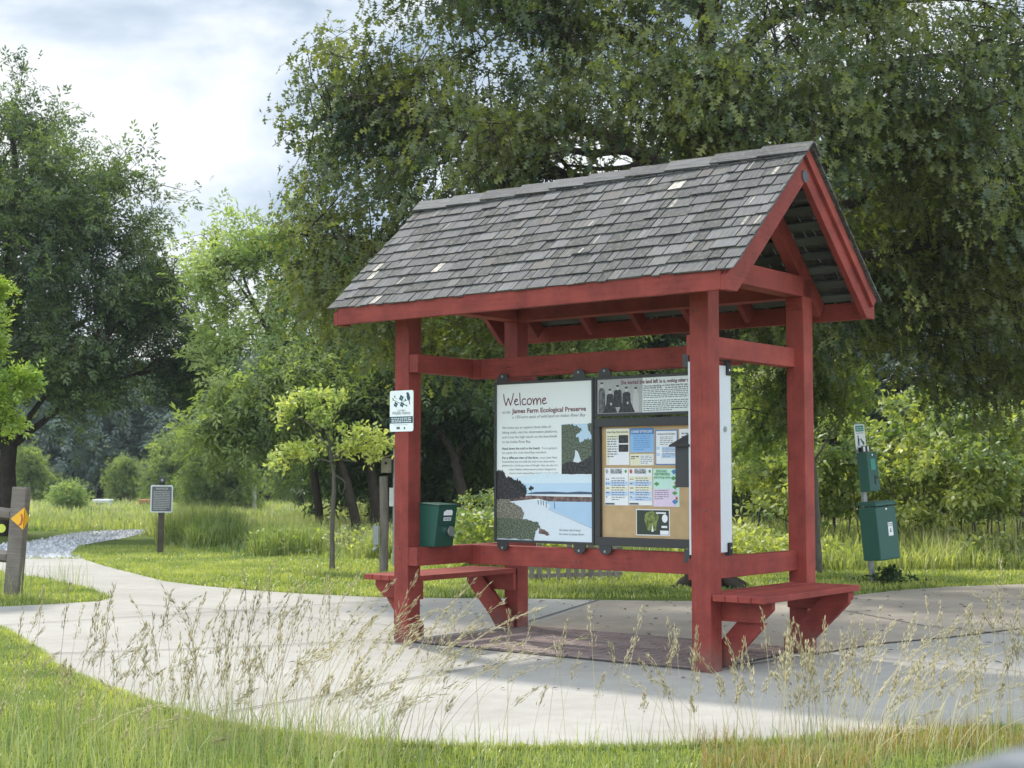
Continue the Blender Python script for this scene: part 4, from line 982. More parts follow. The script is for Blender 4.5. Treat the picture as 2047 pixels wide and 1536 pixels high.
# brochure box on the post
bb = kthing('brochure_box', 'dark grey brochure box with a slanted lid left of the front right post', 'brochure box', (2.50, .1, 1.165))
MB().prism([(.045, 1.165), (.26, 1.165), (.26, 1.50), (.045, 1.43)], 0, 2.445, 2.555).build('case', M['dark_frame'], bb, .002)
MB().bar((2.49, .015, 1.432), (2.49, .27, 1.516), .15, .012).build('lid', M['dark_frame'], bb, .001)
# donation box on the left post
db = kthing('donation_box', 'dark green metal donation box with a chrome lock on the left red post', 'donation box', (.24, .22, .71))
b = MB(); y0, y1 = .125, .335
b.prism([(.142, .712), (.292, .712), (.338, 1.018), (.142, 1.030)], 1, y0, y1); b.build('case', M['green_enamel'], db, .004)
MB().bar((.138, .23, 1.036), (.350, .23, 1.022), .226, .008).build('lid', M['green_enamel'], db, .002)
kx = lambda z: .292 + (.338 - .292) * (z - .712) / .306
MB().tube([(kx(.82) - .01, .262, .822), (kx(.82) + .035, .262, .826)], [.034, .040], 20).build('lock', M['chrome'], db, .002)
def onface(mb, ys, zs, off=.003, mat=None):  # quad on the sloped east face
    mb.face([(kx(zs[0]) + off, ys[0], zs[0]), (kx(zs[0]) + off, ys[1], zs[0]), (kx(zs[1]) + off, ys[1], zs[1]), (kx(zs[1]) + off, ys[0], zs[1])])
A = MB(); onface(A, (.185, .285), (.945, .975)); onface(A, (.205, .275), (.975, .985)); A.build('worn_sticker', M['paper_white'], db)
A = MB(); onface(A, (.19, .275), (.905, .930)); o = A.build('paper_label', M['paper_white'], db)
A = MB()
V, Fc = text_polys('OPEN HERE', True, False); xs = [v[0] for v in V]
for fc in Fc:
    pts = [(.196 + (V[i][0] - min(xs)) / (max(xs) - min(xs)) * .072, .911 + V[i][1] * .019) for i in fc]
    a = sum(pts[i][0] * pts[(i + 1) % len(pts)][1] - pts[(i + 1) % len(pts)][0] * pts[i][1] for i in range(len(pts)))
    if a < 0: pts = pts[::-1]
    A.face([(kx(z) + .0045, y, z) for y, z in pts])
A.build('lettering', M['dark_ink'], o, weld=False)
A = MB(); onface(A, (.14, .325), (.868, .872), .002); A.build('seam', M['black'], db)

# wildlife habitat sign on the left post
hs = kthing('habitat_sign', 'white Certified Wildlife Habitat sign with bird and flower emblem on the left post', 'sign', (.076, -.006, 1.572))
sx0, sx1, sz0, sz1 = -.043, .194, 1.572, 1.880
def rrect(x0, z0, x1, z1, r_, n=4):
    o = []
    for cx, cz, a0 in ((x1 - r_, z1 - r_, 0), (x0 + r_, z1 - r_, 90), (x0 + r_, z0 + r_, 180), (x1 - r_, z0 + r_, 270)):
        for k in range(n + 1): a = math.radians(a0 + 90 * k / n); o.append((cx + r_ * math.cos(a), cz + r_ * math.sin(a)))
    return o
MB().prism(rrect(sx0, sz0, sx1, sz1, .016), 1, -.008, -.002).build('plate', M['sign_white'], hs)
SY = -.0092; qx = lambda t: sx0 + t * (sx1 - sx0); qz = lambda t: sz1 - t * (sz1 - sz0)
A = MB()
rect(A, sx0 + .001, qz(.80), sx1 - .001, qz(.635), SY + .0002)
def flower(cx, cz, r_):
    for k in range(4):
        a = math.pi / 2 * k + .3; x, z = cx + r_ * .62 * math.cos(a), cz + r_ * .62 * math.sin(a)
        poly(A, [(x + r_ * .5 * math.cos(b), z + r_ * .5 * math.sin(b)) for b in [j * math.pi / 4 for j in range(8)]], SY - .0001 * k)
flower(qx(.50), qz(.185), .021); flower(qx(.26), qz(.34), .019); flower(qx(.53), qz(.345), .019)
poly(A, [(qx(a), qz(b)) for a, b in ((.70, .07), (.75, .045), (.81, .06), (.86, .14), (.88, .21), (.85, .25), (.875, .34), (.84, .35), (.82, .26), (.76, .235), (.725, .16), (.73, .10))], SY)
stroke(A, [(qx(a), qz(b)) for a, b in ((.12, .22), (.28, .26), (.40, .305), (.50, .30), (.62, .26), (.74, .245))], .004, SY)
stroke(A, [(qx(a), qz(b)) for a, b in ((.60, .34), (.68, .36), (.74, .39))], .006, SY)
for a, b, c, d in ((.21, .11, .22, .18), (.13, .17, .16, .22), (.32, .19, .24, .20), (.66, .19, .68, .27), (.70, .35, .74, .385)):
    dx, dz = (c - a), (d - b); poly(A, [(qx(a), qz(b)), (qx((a + c) / 2 + .03), qz((b + d) / 2)), (qx(c), qz(d)), (qx((a + c) / 2 - .03), qz((b + d) / 2))], SY)
A.build('emblem', M['teal_ink'], hs, weld=False)
A = MB(); put_text(A, 'Certified', qx(.5), qz(.505), .075, SY, .015, mode='center'); put_text(A, 'Wildlife Habitat', qx(.5), qz(.585), .185, SY, .024, mode='center')
textbars(A, qx(.2), qx(.8), qz(.85), qz(.825), 1, SY, 4, .3, 1); rect(A, qx(.30), qz(.945), qx(.44), qz(.885), SY); head(A, qx(.64), qz(.92), .010, SY)
A.build('lettering', M['grey_ink'], hs, weld=False)
A = MB(); textbars(A, qx(.08), qx(.92), qz(.785), qz(.655), 3, SY - .0003, 4, .42, 1); A.build('band_lettering', M['paper_white'], hs, weld=False)

# ================================================================== SMALLER THINGS AROUND
# dog waste station
dx_, dy_ = gp(1752, 1165)
dog = empty('dog_waste_station', (dx_, dy_, 0)); tag(dog, 'leaning green dog waste station with bag dispenser above a bin on a post', 'dog waste station')
dog.matrix_world = Matrix.Translation((dx_, dy_, -.04)) @ Matrix.Rotation(-.088, 4, 'Y') @ Matrix.Rotation(math.radians(33), 4, 'Z')
MB().box((0, .05, .95), (.055, .045, 1.95)).build('post', M['galvanised'], dog, .003)
b = MB(); b.box((0, -.13, .62), (.33, .27, .62)); bn = b.build('bin', M['dog_green'], dog, .012)
b = MB(); b.prism([(-.275, .935), (.012, .955), (.012, .99), (-.245, .985), (-.275, .965)], 0, -.172, .172); b.build('bin_lid', M['dog_green'], bn, .006)
MB().box((0, -.2662, .925), (.33, .003, .005)).build('seam', M['black'], bn)
for q in (-.09, .09): MB().tube([(q - .03, .0, .955), (q + .03, .0, .955)], .008, 8).build('hinge', M['galvanised'], bn)
MB().disc((.0, -.272, .895), .012, 1, .006, 10).build('bin_lock', M['chrome'], bn)
b = MB(); b.box((.045, -.266, .66), (.075, .003, .155)); o = b.build('bin_label', M['paper_white'], bn)
A = MB(); textbars(A, .015, .075, .69, .73, 2, -.2685, 4, .5, 1); poly(A, [(.03, .625), (.04, .66), (.055, .675), (.05, .64), (.06, .625)], -.2685); A.build('bin_symbol', M['dark_ink'], o)
b = MB(); b.box((0, -.06, 1.335), (.17, .16, .46)); dsp = b.build('bag_dispenser', M['dog_green'], dog, .008)
A = MB(); A.box((.0, -.143, 1.42), (.075, .003, .13)); A.build('faded_notice', M['light_green_sign'], dsp)
A = MB(); A.box((.012, -.142, 1.24), (.012, .004, .11)); A.box((.038, -.142, 1.262), (.05, .004, .022)); A.build('bag_slot', M['black'], dsp)
MB().disc((0, -.146, 1.53), .010, 1, .006, 10).build('lock', M['chrome'], dsp)
b = MB(); b.box((0, -.06, 1.605), (.15, .006, .075)); b.box((.0, -.02, 1.60), (.17, .004, .05)); b.build('bag_header', M['dark_frame'], dsp)
b = MB(); b.box((-.035, -.064, 1.605), (.03, .003, .06)); b.box((.03, -.064, 1.605), (.022, .003, .06)); b.build('bag_print', M['paper_white'], dsp)
b = MB(); b.prism(rrect(-.085, 1.60, .085, 1.90, .02), 1, .012, .018); sg = b.build('sign_plate', M['sign_white'], dog)
A = MB(); poly(A, rrect(-.068, 1.815, .068, 1.885, .01), .011); A.build('sign_band', M['light_green_sign'], sg)
A = MB(); textbars(A, -.06, .06, 1.79, 1.803, 1, .011, 3, .5, 1)
poly(A, [(-.045, 1.765), (-.035, 1.775), (-.028, 1.765), (-.03, 1.75), (-.018, 1.72), (-.022, 1.69), (-.025, 1.65), (-.033, 1.65), (-.036, 1.69), (-.042, 1.65), (-.052, 1.65), (-.046, 1.72)], .011)
poly(A, [(.0, 1.725), (.012, 1.735), (.03, 1.705), (.055, 1.69), (.062, 1.67), (.05, 1.665), (.04, 1.65), (.033, 1.65), (.03, 1.675), (.015, 1.69), (.01, 1.705)], .011)
stroke(A, [(-.02, 1.73), (.003, 1.715)], .003, .011); A.build('sign_pictogram', M['teal_ink'], sg)
A = MB(); put_text(A, 'PLEASE CLEAN UP', -.06, 1.855, .12, .010, .012, bold=True); put_text(A, 'AFTER YOUR DOG', -.06, 1.83, .12, .010, .012, bold=True); A.build('sign_lettering', M['paper_white'], sg, weld=False)

# small rules sign on the left lawn
sx, sy = gp(320, 1107); rs = empty('rules_sign', (sx, sy, 0)); rs.rotation_euler = (0, math.radians(.8), math.radians(12)); tag(rs, 'small grey rules sign on a dark wooden post beside the left lawn', 'sign')
MB().box((0, .03, .60), (.095, .09, 1.28)).build('post', M['bark'], rs, .004)
MB().prism(rrect(-.175, .66, .175, 1.10, .025), 1, -.035, -.018).build('plate', M['aluminium'], rs, .002)
MB().prism(rrect(-.155, .68, .155, 1.08, .015), 1, -.038, -.034).build('face', M['sign_grey'], rs)
A = MB(); put_text(A, 'NOTICE', -.09, 1.03, .18, -.0395, .03, bold=True); textbars(A, -.13, .13, .70, 1.01, 11, -.0395, 5, .38, .8); A.build('lettering', M['photo_grey'], rs, weld=False)
b = MB(); b.box((0, .0, 1.185), (.10, .10, .10)); o = b.build('cap_box', M['dark_frame'], rs, .004); MB().disc((0, -.056, 1.185), .022, 1, .006, 10).build('reflector', M['galvanised'], o)

# split rail fence at the left edge
fx, fy = gp(26, 1192); fe = empty('rail_fence', (fx, fy, 0)); fe.rotation_euler = (0, math.radians(3.6), math.radians(-6)); tag(fe, 'weathered grey split rail fence ending in a leaning square post', 'fence')
b = MB(); b.prism([(-.078, -.07), (.078, -.072), (.074, .07), (-.072, .075)], 2, -.1, 1.13); b.build('post', M['grey_timber'], fe, .012)
for z in (.84, .40):
    b = MB(); q = [(-.08, .0, z), (-.9, .12, z + .015), (-2.4, .3, z - .02)]
    b.tube(q, [.062, .078, .07], 6); b.build('rail', M['grey_timber'], fe)
b = MB(); b.box((-2.5, .32, .5), (.16, .15, 1.2)); b.build('post', M['grey_timber'], fe, .012)
ys = empty('yellow_marker', (fx, fy, .82)); ys.matrix_world = Matrix.Translation((fx, fy, 0)) @ fe.rotation_euler.to_matrix().to_4x4() @ Matrix.Translation((0, 0, .80)); tag(ys, 'yellow diamond marker with a rust crescent folded round the left fence post', 'marker sign')
b = MB()
b.prism([(-.055, 0), (.086, .125), (.086, -.105)], 1, -.088, -.082); b.face([(.0905, -.084, .125), (.0905, .04, .0), (.0905, -.084, -.105)])
b.build('plate', M['yellow_sign'], ys)
A = MB(); poly(A, [(.045, .06), (.072, .05), (.082, .0), (.07, -.055), (.02, -.075), (.055, -.04), (.062, .0), (.058, .035)], -.0895); A.build('crescent', M['rust_ink'], ys)
b = MB(); b.disc((fx - .13, fy - .02, .70), .045, 1, .006, 12); tag(b.build('trail_reflector', M['lime_reflector']), 'small lime yellow disc left of the leaning fence post', 'reflector')

# round pole with a meter box, bird house behind it
px_, py_ = gp(767, 1145); pl_ = empty('utility_post', (px_, py_, 0)); tag(pl_, 'round grey wooden post left of the kiosk with a small meter box', 'post')
b = MB(); b.tube([(0, 0, -.05), (.005, 0, .6), (-.01, 0, 1.24)], [.058, .056, .053], 14); b.build('pole', M['grey_timber'], pl_, smooth=False)
b = MB(); b.box((-.10, 0, .48), (.075, .10, .25)); mbx = b.build('meter_box', M['galvanised'], pl_, .006)
b = MB(); b.tube([(-.10, 0, .36), (-.10, -.01, .31), (-.14, -.01, .285)], .022, 10); b.build('conduit', M['galvanised'], mbx)
q = 19.6; bx = (789 - 1023.5) / F_PX * q
bh = empty('bird_house', (bx, q, 0)); tag(bh, 'grey wooden bird house on a metal pole half behind the left red post', 'bird house')
MB().tube([(0, 0, -.05), (0, 0, 1.62)], .022, 8).build('pole', M['galvanised'], bh)
b = MB(); b.box((-.11, 0, 1.39), (.13, .15, .20)); hb = b.build('house', M['grey_timber'], bh, .003)
b = MB(); b.bar((-.21, 0, 1.475), (-.03, 0, 1.535), .2, .016); b.build('roof', M['grey_timber'], bh)
MB().disc((-.11, -.078, 1.42), .02, 1, .004, 10).build('entrance_hole', M['black'], hb)
b = MB(); b.box((-.035, -.03, .96), (.06, .04, .25)); b.build('white_guard', M['far_white'], bh, .004)

# low picket fence behind the kiosk
pf = empty('picket_fence', (*gp(1140, 1160), 0)); tag(pf, 'low weathered picket fence on the lawn behind the kiosk', 'fence')
r = random.Random(9); A = MB()
x = -.46
pk = []
while x < .62:
    wd = r.uniform(.045, .075); h = r.uniform(.40, .48); A = MB()
    A.box((x, x * .38 + r.uniform(-.01, .01), h / 2 - .03), (wd, .018, h), Matrix.Rotation(r.uniform(-.06, .06), 3, 'Y') @ Matrix.Rotation(.36, 3, 'Z')); A.build('picket', M['grey_timber'], pf, .002); x += r.uniform(.085, .13)
A = MB(); A.bar((-.5, -.165, .06), (.64, .265, .06), .025, .05); A.bar((-.5, -.165, .36), (.64, .265, .36), .025, .05); A.build('rail', M['grey_timber'], pf)

# distant boxes beyond the meadow
def far_box(name, label, cat, px0, px1, ytop, d, mat, lidmat):
    cx = ((px0 + px1) / 2 - 1023.5) / F_PX * d; wd = (px1 - px0) / F_PX * d; top = CAM_H - (ytop - 954) / F_PX * d
    t = empty(name, (cx, d, 0)); tag(t, label, cat)
    MB().box((0, 0, (top - .1) / 2), (wd * .92, wd * .8, top - .1)).build('body', M[mat], t, .02); MB().box((0, 0, top - .04), (wd, wd * .9, .09)).build('lid', M[lidmat], t, .02)
    MB().box((0, -wd * .405, top - .17), (wd * .7, .02, .07)).build('opening', M['dark_frame'], t)
far_box('storage_bin', 'white lidded bin far across the meadow left of the rules sign', 'bin', 192, 226, 998, 58, 'far_white', 'far_white')
far_box('wooden_crate', 'orange brown crate far across the meadow just left of the rules sign', 'crate', 281, 307, 998, 58, 'orange_box', 'orange_box')
for k, (px, lab) in enumerate(((410, 'pale marker post in the far grass right of the rules sign'), (510, 'pale marker post in the far grass left of the young tree'))):
    d = 50; cx = (px - 1023.5) / F_PX * d; b = MB(); b.box((cx, d, .45), (.12, .1, .95)); b.box((cx, d, .95), (.15, .13, .04)); tag(b.build('marker_post', M['far_white'], None, .005), lab, 'post', 'marker posts in the meadow')

# ================================================================== GRASS
rng = np.random.default_rng(4)
concrete_p = np.array(path_poly); grav = gravel_poly
def grass_obj(name, parts, mat):
    nv = 0; Vs = []; Ts = []; Rs = []
    for v, t, r_ in parts: Vs.append(v); Ts.append(t + nv); Rs.append(r_); nv += len(v)
    me = tri_mesh(name, np.concatenate(Vs), np.concatenate(Ts), np.concatenate(Rs), M[mat])
    o = bpy.data.objects.new(name, me); COL.objects.link(o); o['kind'] = 'stuff'; return o
def area(n, x0, x1, y0, y1, z=-.010):
    P = np.stack([rng.uniform(x0, x1, n), rng.uniform(y0, y1, n), np.full(n, z)], 1); m_ = ~inpoly(P + rng.normal(0, .022, (n, 3)), path_poly) & ~inpoly(P, grav); return P[m_]
def nz(P, s, off=0): return np.array([mnoise.noise(Vector((p[0] * s + off, p[1] * s, .3))) for p in P])
pts_ = []
P = area(150000, -5.5, 4.2, 5.2, 12.0); keep = (P[:, 1] < 9) | (P[:, 0] < -1.2); P = P[keep]
cl = nz(P, 1.6); pts_.append(blades(P, (rng.uniform(.018, .048, len(P)) * (1 + .6 * cl)), rng.uniform(.003, .006, len(P)), .8, rng, (rng.random(len(P)) * .7 + .15 + .4 * cl).clip(0, 1)))
P = area(60000, -9, -3.6, 13.2, 20.5); cl = nz(P, 1.1); pts_.append(blades(P, rng.uniform(.03, .08, len(P)) * (1 + .5 * cl), rng.uniform(.006, .011, len(P)), .9, rng, (rng.random(len(P)) * .7 + .15 + .4 * cl).clip(0, 1)))
P = area(170000, -9.5, 11, 14.8, 26); cl = nz(P, .8); pts_.append(blades(P, rng.uniform(.03, .075, len(P)) * (1 + .5 * cl), rng.uniform(.008, .015, len(P)), 1.0, rng, (rng.random(len(P)) * .7 + .15 + .4 * cl).clip(0, 1)))
edge_px = [gp(*p) for p in NEAR]; E_ = []
for (xa, ya), (xb, yb) in zip(edge_px[:-1], edge_px[1:]):
    k = int(math.hypot(xb - xa, yb - ya) * 900); t = rng.random(k)[:, None]; E_.append(np.array([[xa, ya]]) * (1 - t) + np.array([[xb, yb]]) * t + rng.normal(0, .022, (k, 2)) + np.array([[0, -.02]]))
E_ = np.concatenate(E_); P = np.concatenate([E_, np.full((len(E_), 1), -.004)], 1); pts_.append(blades(P, rng.uniform(.015, .05, len(P)), rng.uniform(.003, .005, len(P)), .9, rng))
grass_obj('lawn_grass', pts_, 'lawn_blade')
# unmown meadow
def meadow_edge(x):  # depth where the tall growth starts
    return np.interp(x, [-14, -9, -7, -6.2, -4.8, -3.2, -1.5, 0, 2, 3.5, 6, 12], [33, 33, 29, 25.5, 23.2, 22.4, 21.5, 21, 20, 19.6, 19.0, 19.5])
pts_ = []
n = 150000; d = 19 + 45 * rng.random(n) ** 1.9; x = rng.uniform(-.50, .46, n) * d; P = np.stack([x, d, np.full(n, -.010)], 1)
P = P[(d > meadow_edge(x) + rng.normal(0, .35, n))]; P = P[~inpoly(P, grav)]
cl = nz(P, .45); edge = (P[:, 1] - meadow_edge(P[:, 0])); h = rng.uniform(.25, .62, len(P)) * (1 + .6 * cl) * np.clip(.45 + edge * .35, .4, 1)
right = P[:, 0] > 1.5; h = np.where(right, h * 1.05, np.where(P[:, 0] < -4.8, h * .55, h * .82))
pts_.append(blades(P, h, (.010 + .0006 * P[:, 1]) * rng.uniform(.5, 1.3, len(P)), .62, rng, (rng.random(len(P)) * .6 + .2 + .5 * cl).clip(0, 1)))
# big tufts
for cx, cy, rr_, hh, n in ((-5.7, 26.3, .8, .85, 1700), (-5.1, 25.0, .6, .6, 1000), (-3.6, 23.0, .6, .6, 1200), (-1.9, 22.0, .4, .5, 700), (7.3, 19.9, .6, .55, 900)):
    a = rng.random(n) * 6.283; q = rng.random(n) ** .6 * rr_; P = np.stack([cx + q * np.cos(a), cy + q * np.sin(a), np.full(n, -.010)], 1)
    pts_.append(blades(P, hh * rng.uniform(.6, 1.1, n), np.full(n, .013), .75, rng, rng.random(n) * .8))
grass_obj('meadow_grass', pts_, 'meadow_blade')
n = 26000; d = 19 + 45 * rng.random(n) ** 1.8; x = rng.uniform(-.50, .46, n) * d; P = np.stack([x, d, np.full(n, -.010)], 1)
P = P[(d > meadow_edge(x) + .4 + rng.normal(0, .3, n))]; P = P[~inpoly(P, grav)]; cl = nz(P, .6, 9); P = P[cl > -.12]
h = rng.uniform(.38, .80, len(P)) * np.where(P[:, 0] < -4.8, .62, .9)
grass_obj('meadow_seed_heads', [blades(P, h, .0035 + .00022 * P[:, 1] * rng.random(len(P)), .45, rng)], 'tan_blade')
# weedy leaves in the meadow to the right
n = 26000; P = np.stack([rng.uniform(2.2, 11, n), rng.uniform(19.4, 24, n), np.zeros(n)], 1); cl = nz(P, .9); P[:, 2] = rng.random(n) * (.38 + .35 * cl).clip(.05, 1)
g2 = scatter(OVAL[0], OVAL[1], P, rng.normal(0, 1, (n, 3)) + np.array([0, 0, .3]), rng.normal(0, .5, (n, 3)) + np.array([0, 0, 1]), rng.uniform(.06, .13, n), (rng.random(n) * .7 + .3 * (cl + .5)).clip(0, 1))
n = 4000; P = np.stack([rng.uniform(-4.2, 2.2, n), rng.uniform(22.4, 26, n), np.zeros(n)], 1); P[:, 2] = rng.random(n) * .4
g3 = scatter(OVAL[0], OVAL[1], P, rng.normal(0, 1, (n, 3)) + np.array([0, 0, .3]), rng.normal(0, .5, (n, 3)) + np.array([0, 0, 1]), rng.uniform(.06, .11, n), rng.random(n))
n = 3200; P = np.stack([rng.uniform(-.75, .75, n) - .05, rng.uniform(19.2, 20.6, n), np.zeros(n)], 1); P[:, 2] = rng.random(n) * .75
g4 = scatter(OVAL[0], OVAL[1], P, rng.normal(0, 1, (n, 3)) + np.array([0, 0, .3]), rng.normal(0, .5, (n, 3)) + np.array([0, 0, 1]), rng.uniform(.07, .13, n), rng.random(n))
grass_obj('meadow_weeds', [g2, g3, g4], 'bright_leaf')
n = 420; a = rng.random(n) * 6.28; q = rng.random(n) * .45 * (.6 + .5 * np.sin(a * 3 + 1)); P = np.stack([dx_ + .15 + q * np.cos(a) * 1.2, dy_ - .1 + q * np.sin(a), rng.random(n) * .2 * np.clip(1 - q / .4, 0, 1)], 1)
grass_obj('ground_ivy', [scatter(OVAL[0], OVAL[1], P, rng.normal(0, 1, (n, 3)), rng.normal(0, .5, (n, 3)) + np.array([0, 0, 1]), rng.uniform(.05, .09, n), rng.random(n) * .3)], 'dark_leaf')

# seed-headed tall grass in front
stems_v, stems_f, stems_r, heads = [], [], [], []
def add_tube(arrV, arrF, arrR, pts, r0, r1, rn):
    base = sum(len(v) for v in arrV) if False else add_tube.n
    m_ = len(pts); V = []
    for i, p in enumerate(pts):
        d_ = pts[min(i + 1, m_ - 1)] - pts[max(i - 1, 0)]; d_ = d_ / np.linalg.norm(d_); X = np.cross(d_, [0.2, 1, 0.1]); X /= np.linalg.norm(X); Y = np.cross(d_, X); r_ = r0 + (r1 - r0) * i / (m_ - 1)
        for a in (0, 2.094, 4.189): V.append(p + (X * math.cos(a) + Y * math.sin(a)) * r_)
    Fc = []
    for i in range(m_ - 1):
        for k in range(3):
            k2 = (k + 1) % 3; a, b, c, d = i * 3 + k, i * 3 + k2, (i + 1) * 3 + k2, (i + 1) * 3 + k; Fc += [(a, b, c), (a, c, d)]
    arrV.append(np.array(V)); arrF.append(np.array(Fc) + base); arrR.append(np.full(len(V), rn)); add_tube.n += len(V)
add_tube.n = 0
SPK = T_([(0, 0, 0), (.062, .4, .02), (0, 1, 0), (-.062, .4, .02), (0, .45, -.062)], [(0, 1, 2), (0, 2, 3), (0, 4, 1), (1, 4, 2), (2, 4, 3), (3, 4, 0)])
hp_, hd_, hs_, hr_ = [], [], [], []
def stem(x, y, h, lx, ly, bend, rn, dens=1.0):
    pts = []; m_ = 9
    for i in range(m_):
        t = i / (m_ - 1); c_ = t * t * bend + t * .35; pts.append(np.array([x + lx * h * c_, y + ly * h * c_, -.010 + h * (t - .32 * bend * (lx * lx + ly * ly) ** .5 * t ** 3)]))
    add_tube(stems_v, stems_f, stems_r, pts, .0016, .0008, rn)
    n_ = int(rng.integers(28, 52) * dens); u = rng.random(n_) * .30 + .70
    for q in u:
        f_ = q * (m_ - 1); i = min(int(f_), m_ - 2); p = pts[i] + (pts[i + 1] - pts[i]) * (f_ - i); ax = pts[i + 1] - pts[i]; ax /= np.linalg.norm(ax)
        sp = .021 * (1 - (q - .70) / .34) + .003
        off = rng.normal(0, 1, 3); off -= off.dot(ax) * ax; off /= np.linalg.norm(off); off *= sp * rng.random()
        hp_.append(p + off); hd_.append(ax * 1.5 + off / sp * .38 + rng.normal(0, .08, 3)); hs_.append(rng.uniform(.014, .028)); hr_.append(rn * .5 + rng.random() * .5)
def clump(x, y, n, sp, h0, h1, lx, ly, bend, tan_=.5, dens=1.0):
    for _ in range(n):
        stem(x + rng.normal(0, sp), y + rng.normal(0, sp * .6), rng.uniform(h0, h1), lx + rng.normal(0, .22), ly + rng.normal(0, .2), bend * rng.uniform(.3, 1.5), tan_ + rng.uniform(-.3, .3), dens)
# left mass leaning right
for px, yy, n, h0, h1, lx, b in ((60, 7.4, 8, .35, .6, .5, .8), (170, 7.0, 12, .4, .66, .3, .6), (260, 6.9, 14, .4, .66, .1, .6), (380, 6.6, 16, .38, .62, .05, .5), (430, 6.5, 18, .42, .66, .05, .4), (520, 6.5, 24, .42, .72, .35, .5), (600, 6.4, 26, .45, .74, .45, .6), (680, 6.4, 26, .42, .70, .55, .7), (760, 6.35, 18, .35, .6, .5, .8), (20, 6.3, 6, .3, .5, .4, .9), (300, 6.25, 8, .2, .38, .4, 1.2)):
    cx = (px - 1023.5) / F_PX * yy; clump(cx, yy, int(n * 1.25), .20, h0 * .8, h1 * 1.22, lx, -.05, b, .5)
# sparse middle
for px, yy, h, lx in ((835, 6.7, .50, .05), (880, 6.6, .62, .1), (960, 6.55, .58, -.05), (1000, 6.5, .66, 0), (1015, 6.6, .64, .02), (1060, 6.5, .3, .3), (1115, 6.7, .42, .1), (1130, 6.6, .50, -.1), (1170, 6.5, .36, .3), (1190, 6.8, .62, .02), (1215, 6.6, .50, .2), (1240, 6.7, .63, .05), (1255, 6.5, .5, -.2), (1310, 6.6, .55, .1), (1345, 6.6, .60, -.15), (1365, 6.6, .44, -.3), (925, 6.4, .5, .5), (1090, 6.4, .6, .12), (1290, 6.4, .52, .3)):
    stem((px - 1023.5) / F_PX * yy, yy, h * 1.02, lx + rng.normal(0, .1), rng.normal(0, .1), .5, .6)
# right mass
for px, yy, n, h0, h1, lx, b in ((1400, 6.7, 9, .3, .52, -.25, .6), (1450, 6.6, 10, .3, .52, -.1, .5), (1540, 6.5, 14, .32, .56, .05, .4), (1600, 6.5, 20, .36, .58, .08, .3), (1660, 6.45, 22, .36, .58, .12, .4), (1740, 6.5, 18, .34, .6, .35, .6), (1800, 6.5, 16, .34, .58, .45, .8), (1880, 6.55, 12, .36, .66, .3, .6), (1950, 6.6, 14, .36, .62, .1, .5), (2020, 6.6, 16, .42, .78, .1, .5), (2100, 6.6, 14, .42, .78, -.1, .5), (1850, 6.3, 8, .25, .45, .5, 1.0)):
    clump((px - 1023.5) / F_PX * yy, yy, int(n * 1.0), .16, h0 * .8, h1 * 1.15, lx, -.03, b, .8)
# beyond the frame on both sides
for px in (-150, -320, 2250, 2400): clump((px - 1023.5) / F_PX * 6.7, 6.7, 14, .14, .4, .65, .2, 0, .5, .6)
V = np.concatenate(stems_v); me_parts = [(V, np.concatenate(stems_f), np.concatenate(stems_r))]
hp_ = np.array(hp_); hd_ = np.array(hd_)
sc_ = scatter(SPK[0], SPK[1], hp_, hd_, rng.normal(0, 1, hp_.shape), np.array(hs_) * 1.25, np.array(hr_))
grass_obj('seed_grass', me_parts + [sc_], 'tan_blade')
n = 5200; P = np.stack([rng.uniform(.8, 3.0, n), rng.uniform(5.6, 7.1, n), np.full(n, -.010)], 1); P = P[~inpoly(P, path_poly)]; P = P[nz(P, 2.2, 5) > -.1]
grass_obj('dry_grass', [blades(P, rng.uniform(.05, .15, len(P)), rng.uniform(.003, .005, len(P)), .7, rng)], 'rust_blade')
# long green blades among the stems
pts_ = []
for x0, x1, n in ((-3.0, -.5, 3200), (-.5, .9, 600), (.9, 3.0, 1500)):
    P = np.stack([rng.uniform(x0, x1, n), rng.uniform(5.5, 7.3, n), np.full(n, -.010)], 1); P = P[~inpoly(P, path_poly)]
    pts_.append(blades(P, rng.uniform(.05, .20, len(P)) * (1.5 if x0 < -1 else 1), rng.uniform(.0028, .0048, len(P)), .5, rng, rng.random(len(P))))
n = 500; P = np.stack([rng.uniform(-9, -4.4, n), rng.uniform(14, 16.4, n), np.full(n, -.010)], 1); P = P[~inpoly(P, path_poly)]
pts_.append(blades(P, rng.uniform(.2, .5, len(P)), np.full(len(P), .006), .4, rng, rng.random(len(P))))
grass_obj('tall_grass', pts_, 'tall_blade')
# fallen leaves and twigs on the slabs
n = 900; P = np.stack([rng.uniform(-1.5, 7, n), rng.uniform(8.2, 16.2, n), np.full(n, .012)], 1); k = (rng.random(n) < np.clip((P[:, 1] - 7.5) / 5, .1, 1)) & inpoly(P, path_poly); P = P[k]
d = rng.normal(0, 1, (len(P), 3)); d[:, 2] *= .08
grass_obj('leaf_litter', [scatter(LANCE[0], LANCE[1], P, d, rng.normal(0, .2, (len(P), 3)) + np.array([0, 0, 1]), rng.uniform(.015, .075, len(P)), rng.random(len(P)))], 'litter')
n = 14000; P = np.stack([rng.uniform(-11.5, -5.5, n), rng.uniform(21.8, 34, n), np.full(n, .001)], 1); P = P[inpoly(P, grav)]
grass_obj('gravel', [scatter(BROAD[0], BROAD[1], P, rng.normal(0, 1, (len(P), 3)), rng.normal(0, 1, (len(P), 3)), rng.uniform(.03, .06, len(P)), rng.random(len(P)))], 'gravel_stone')

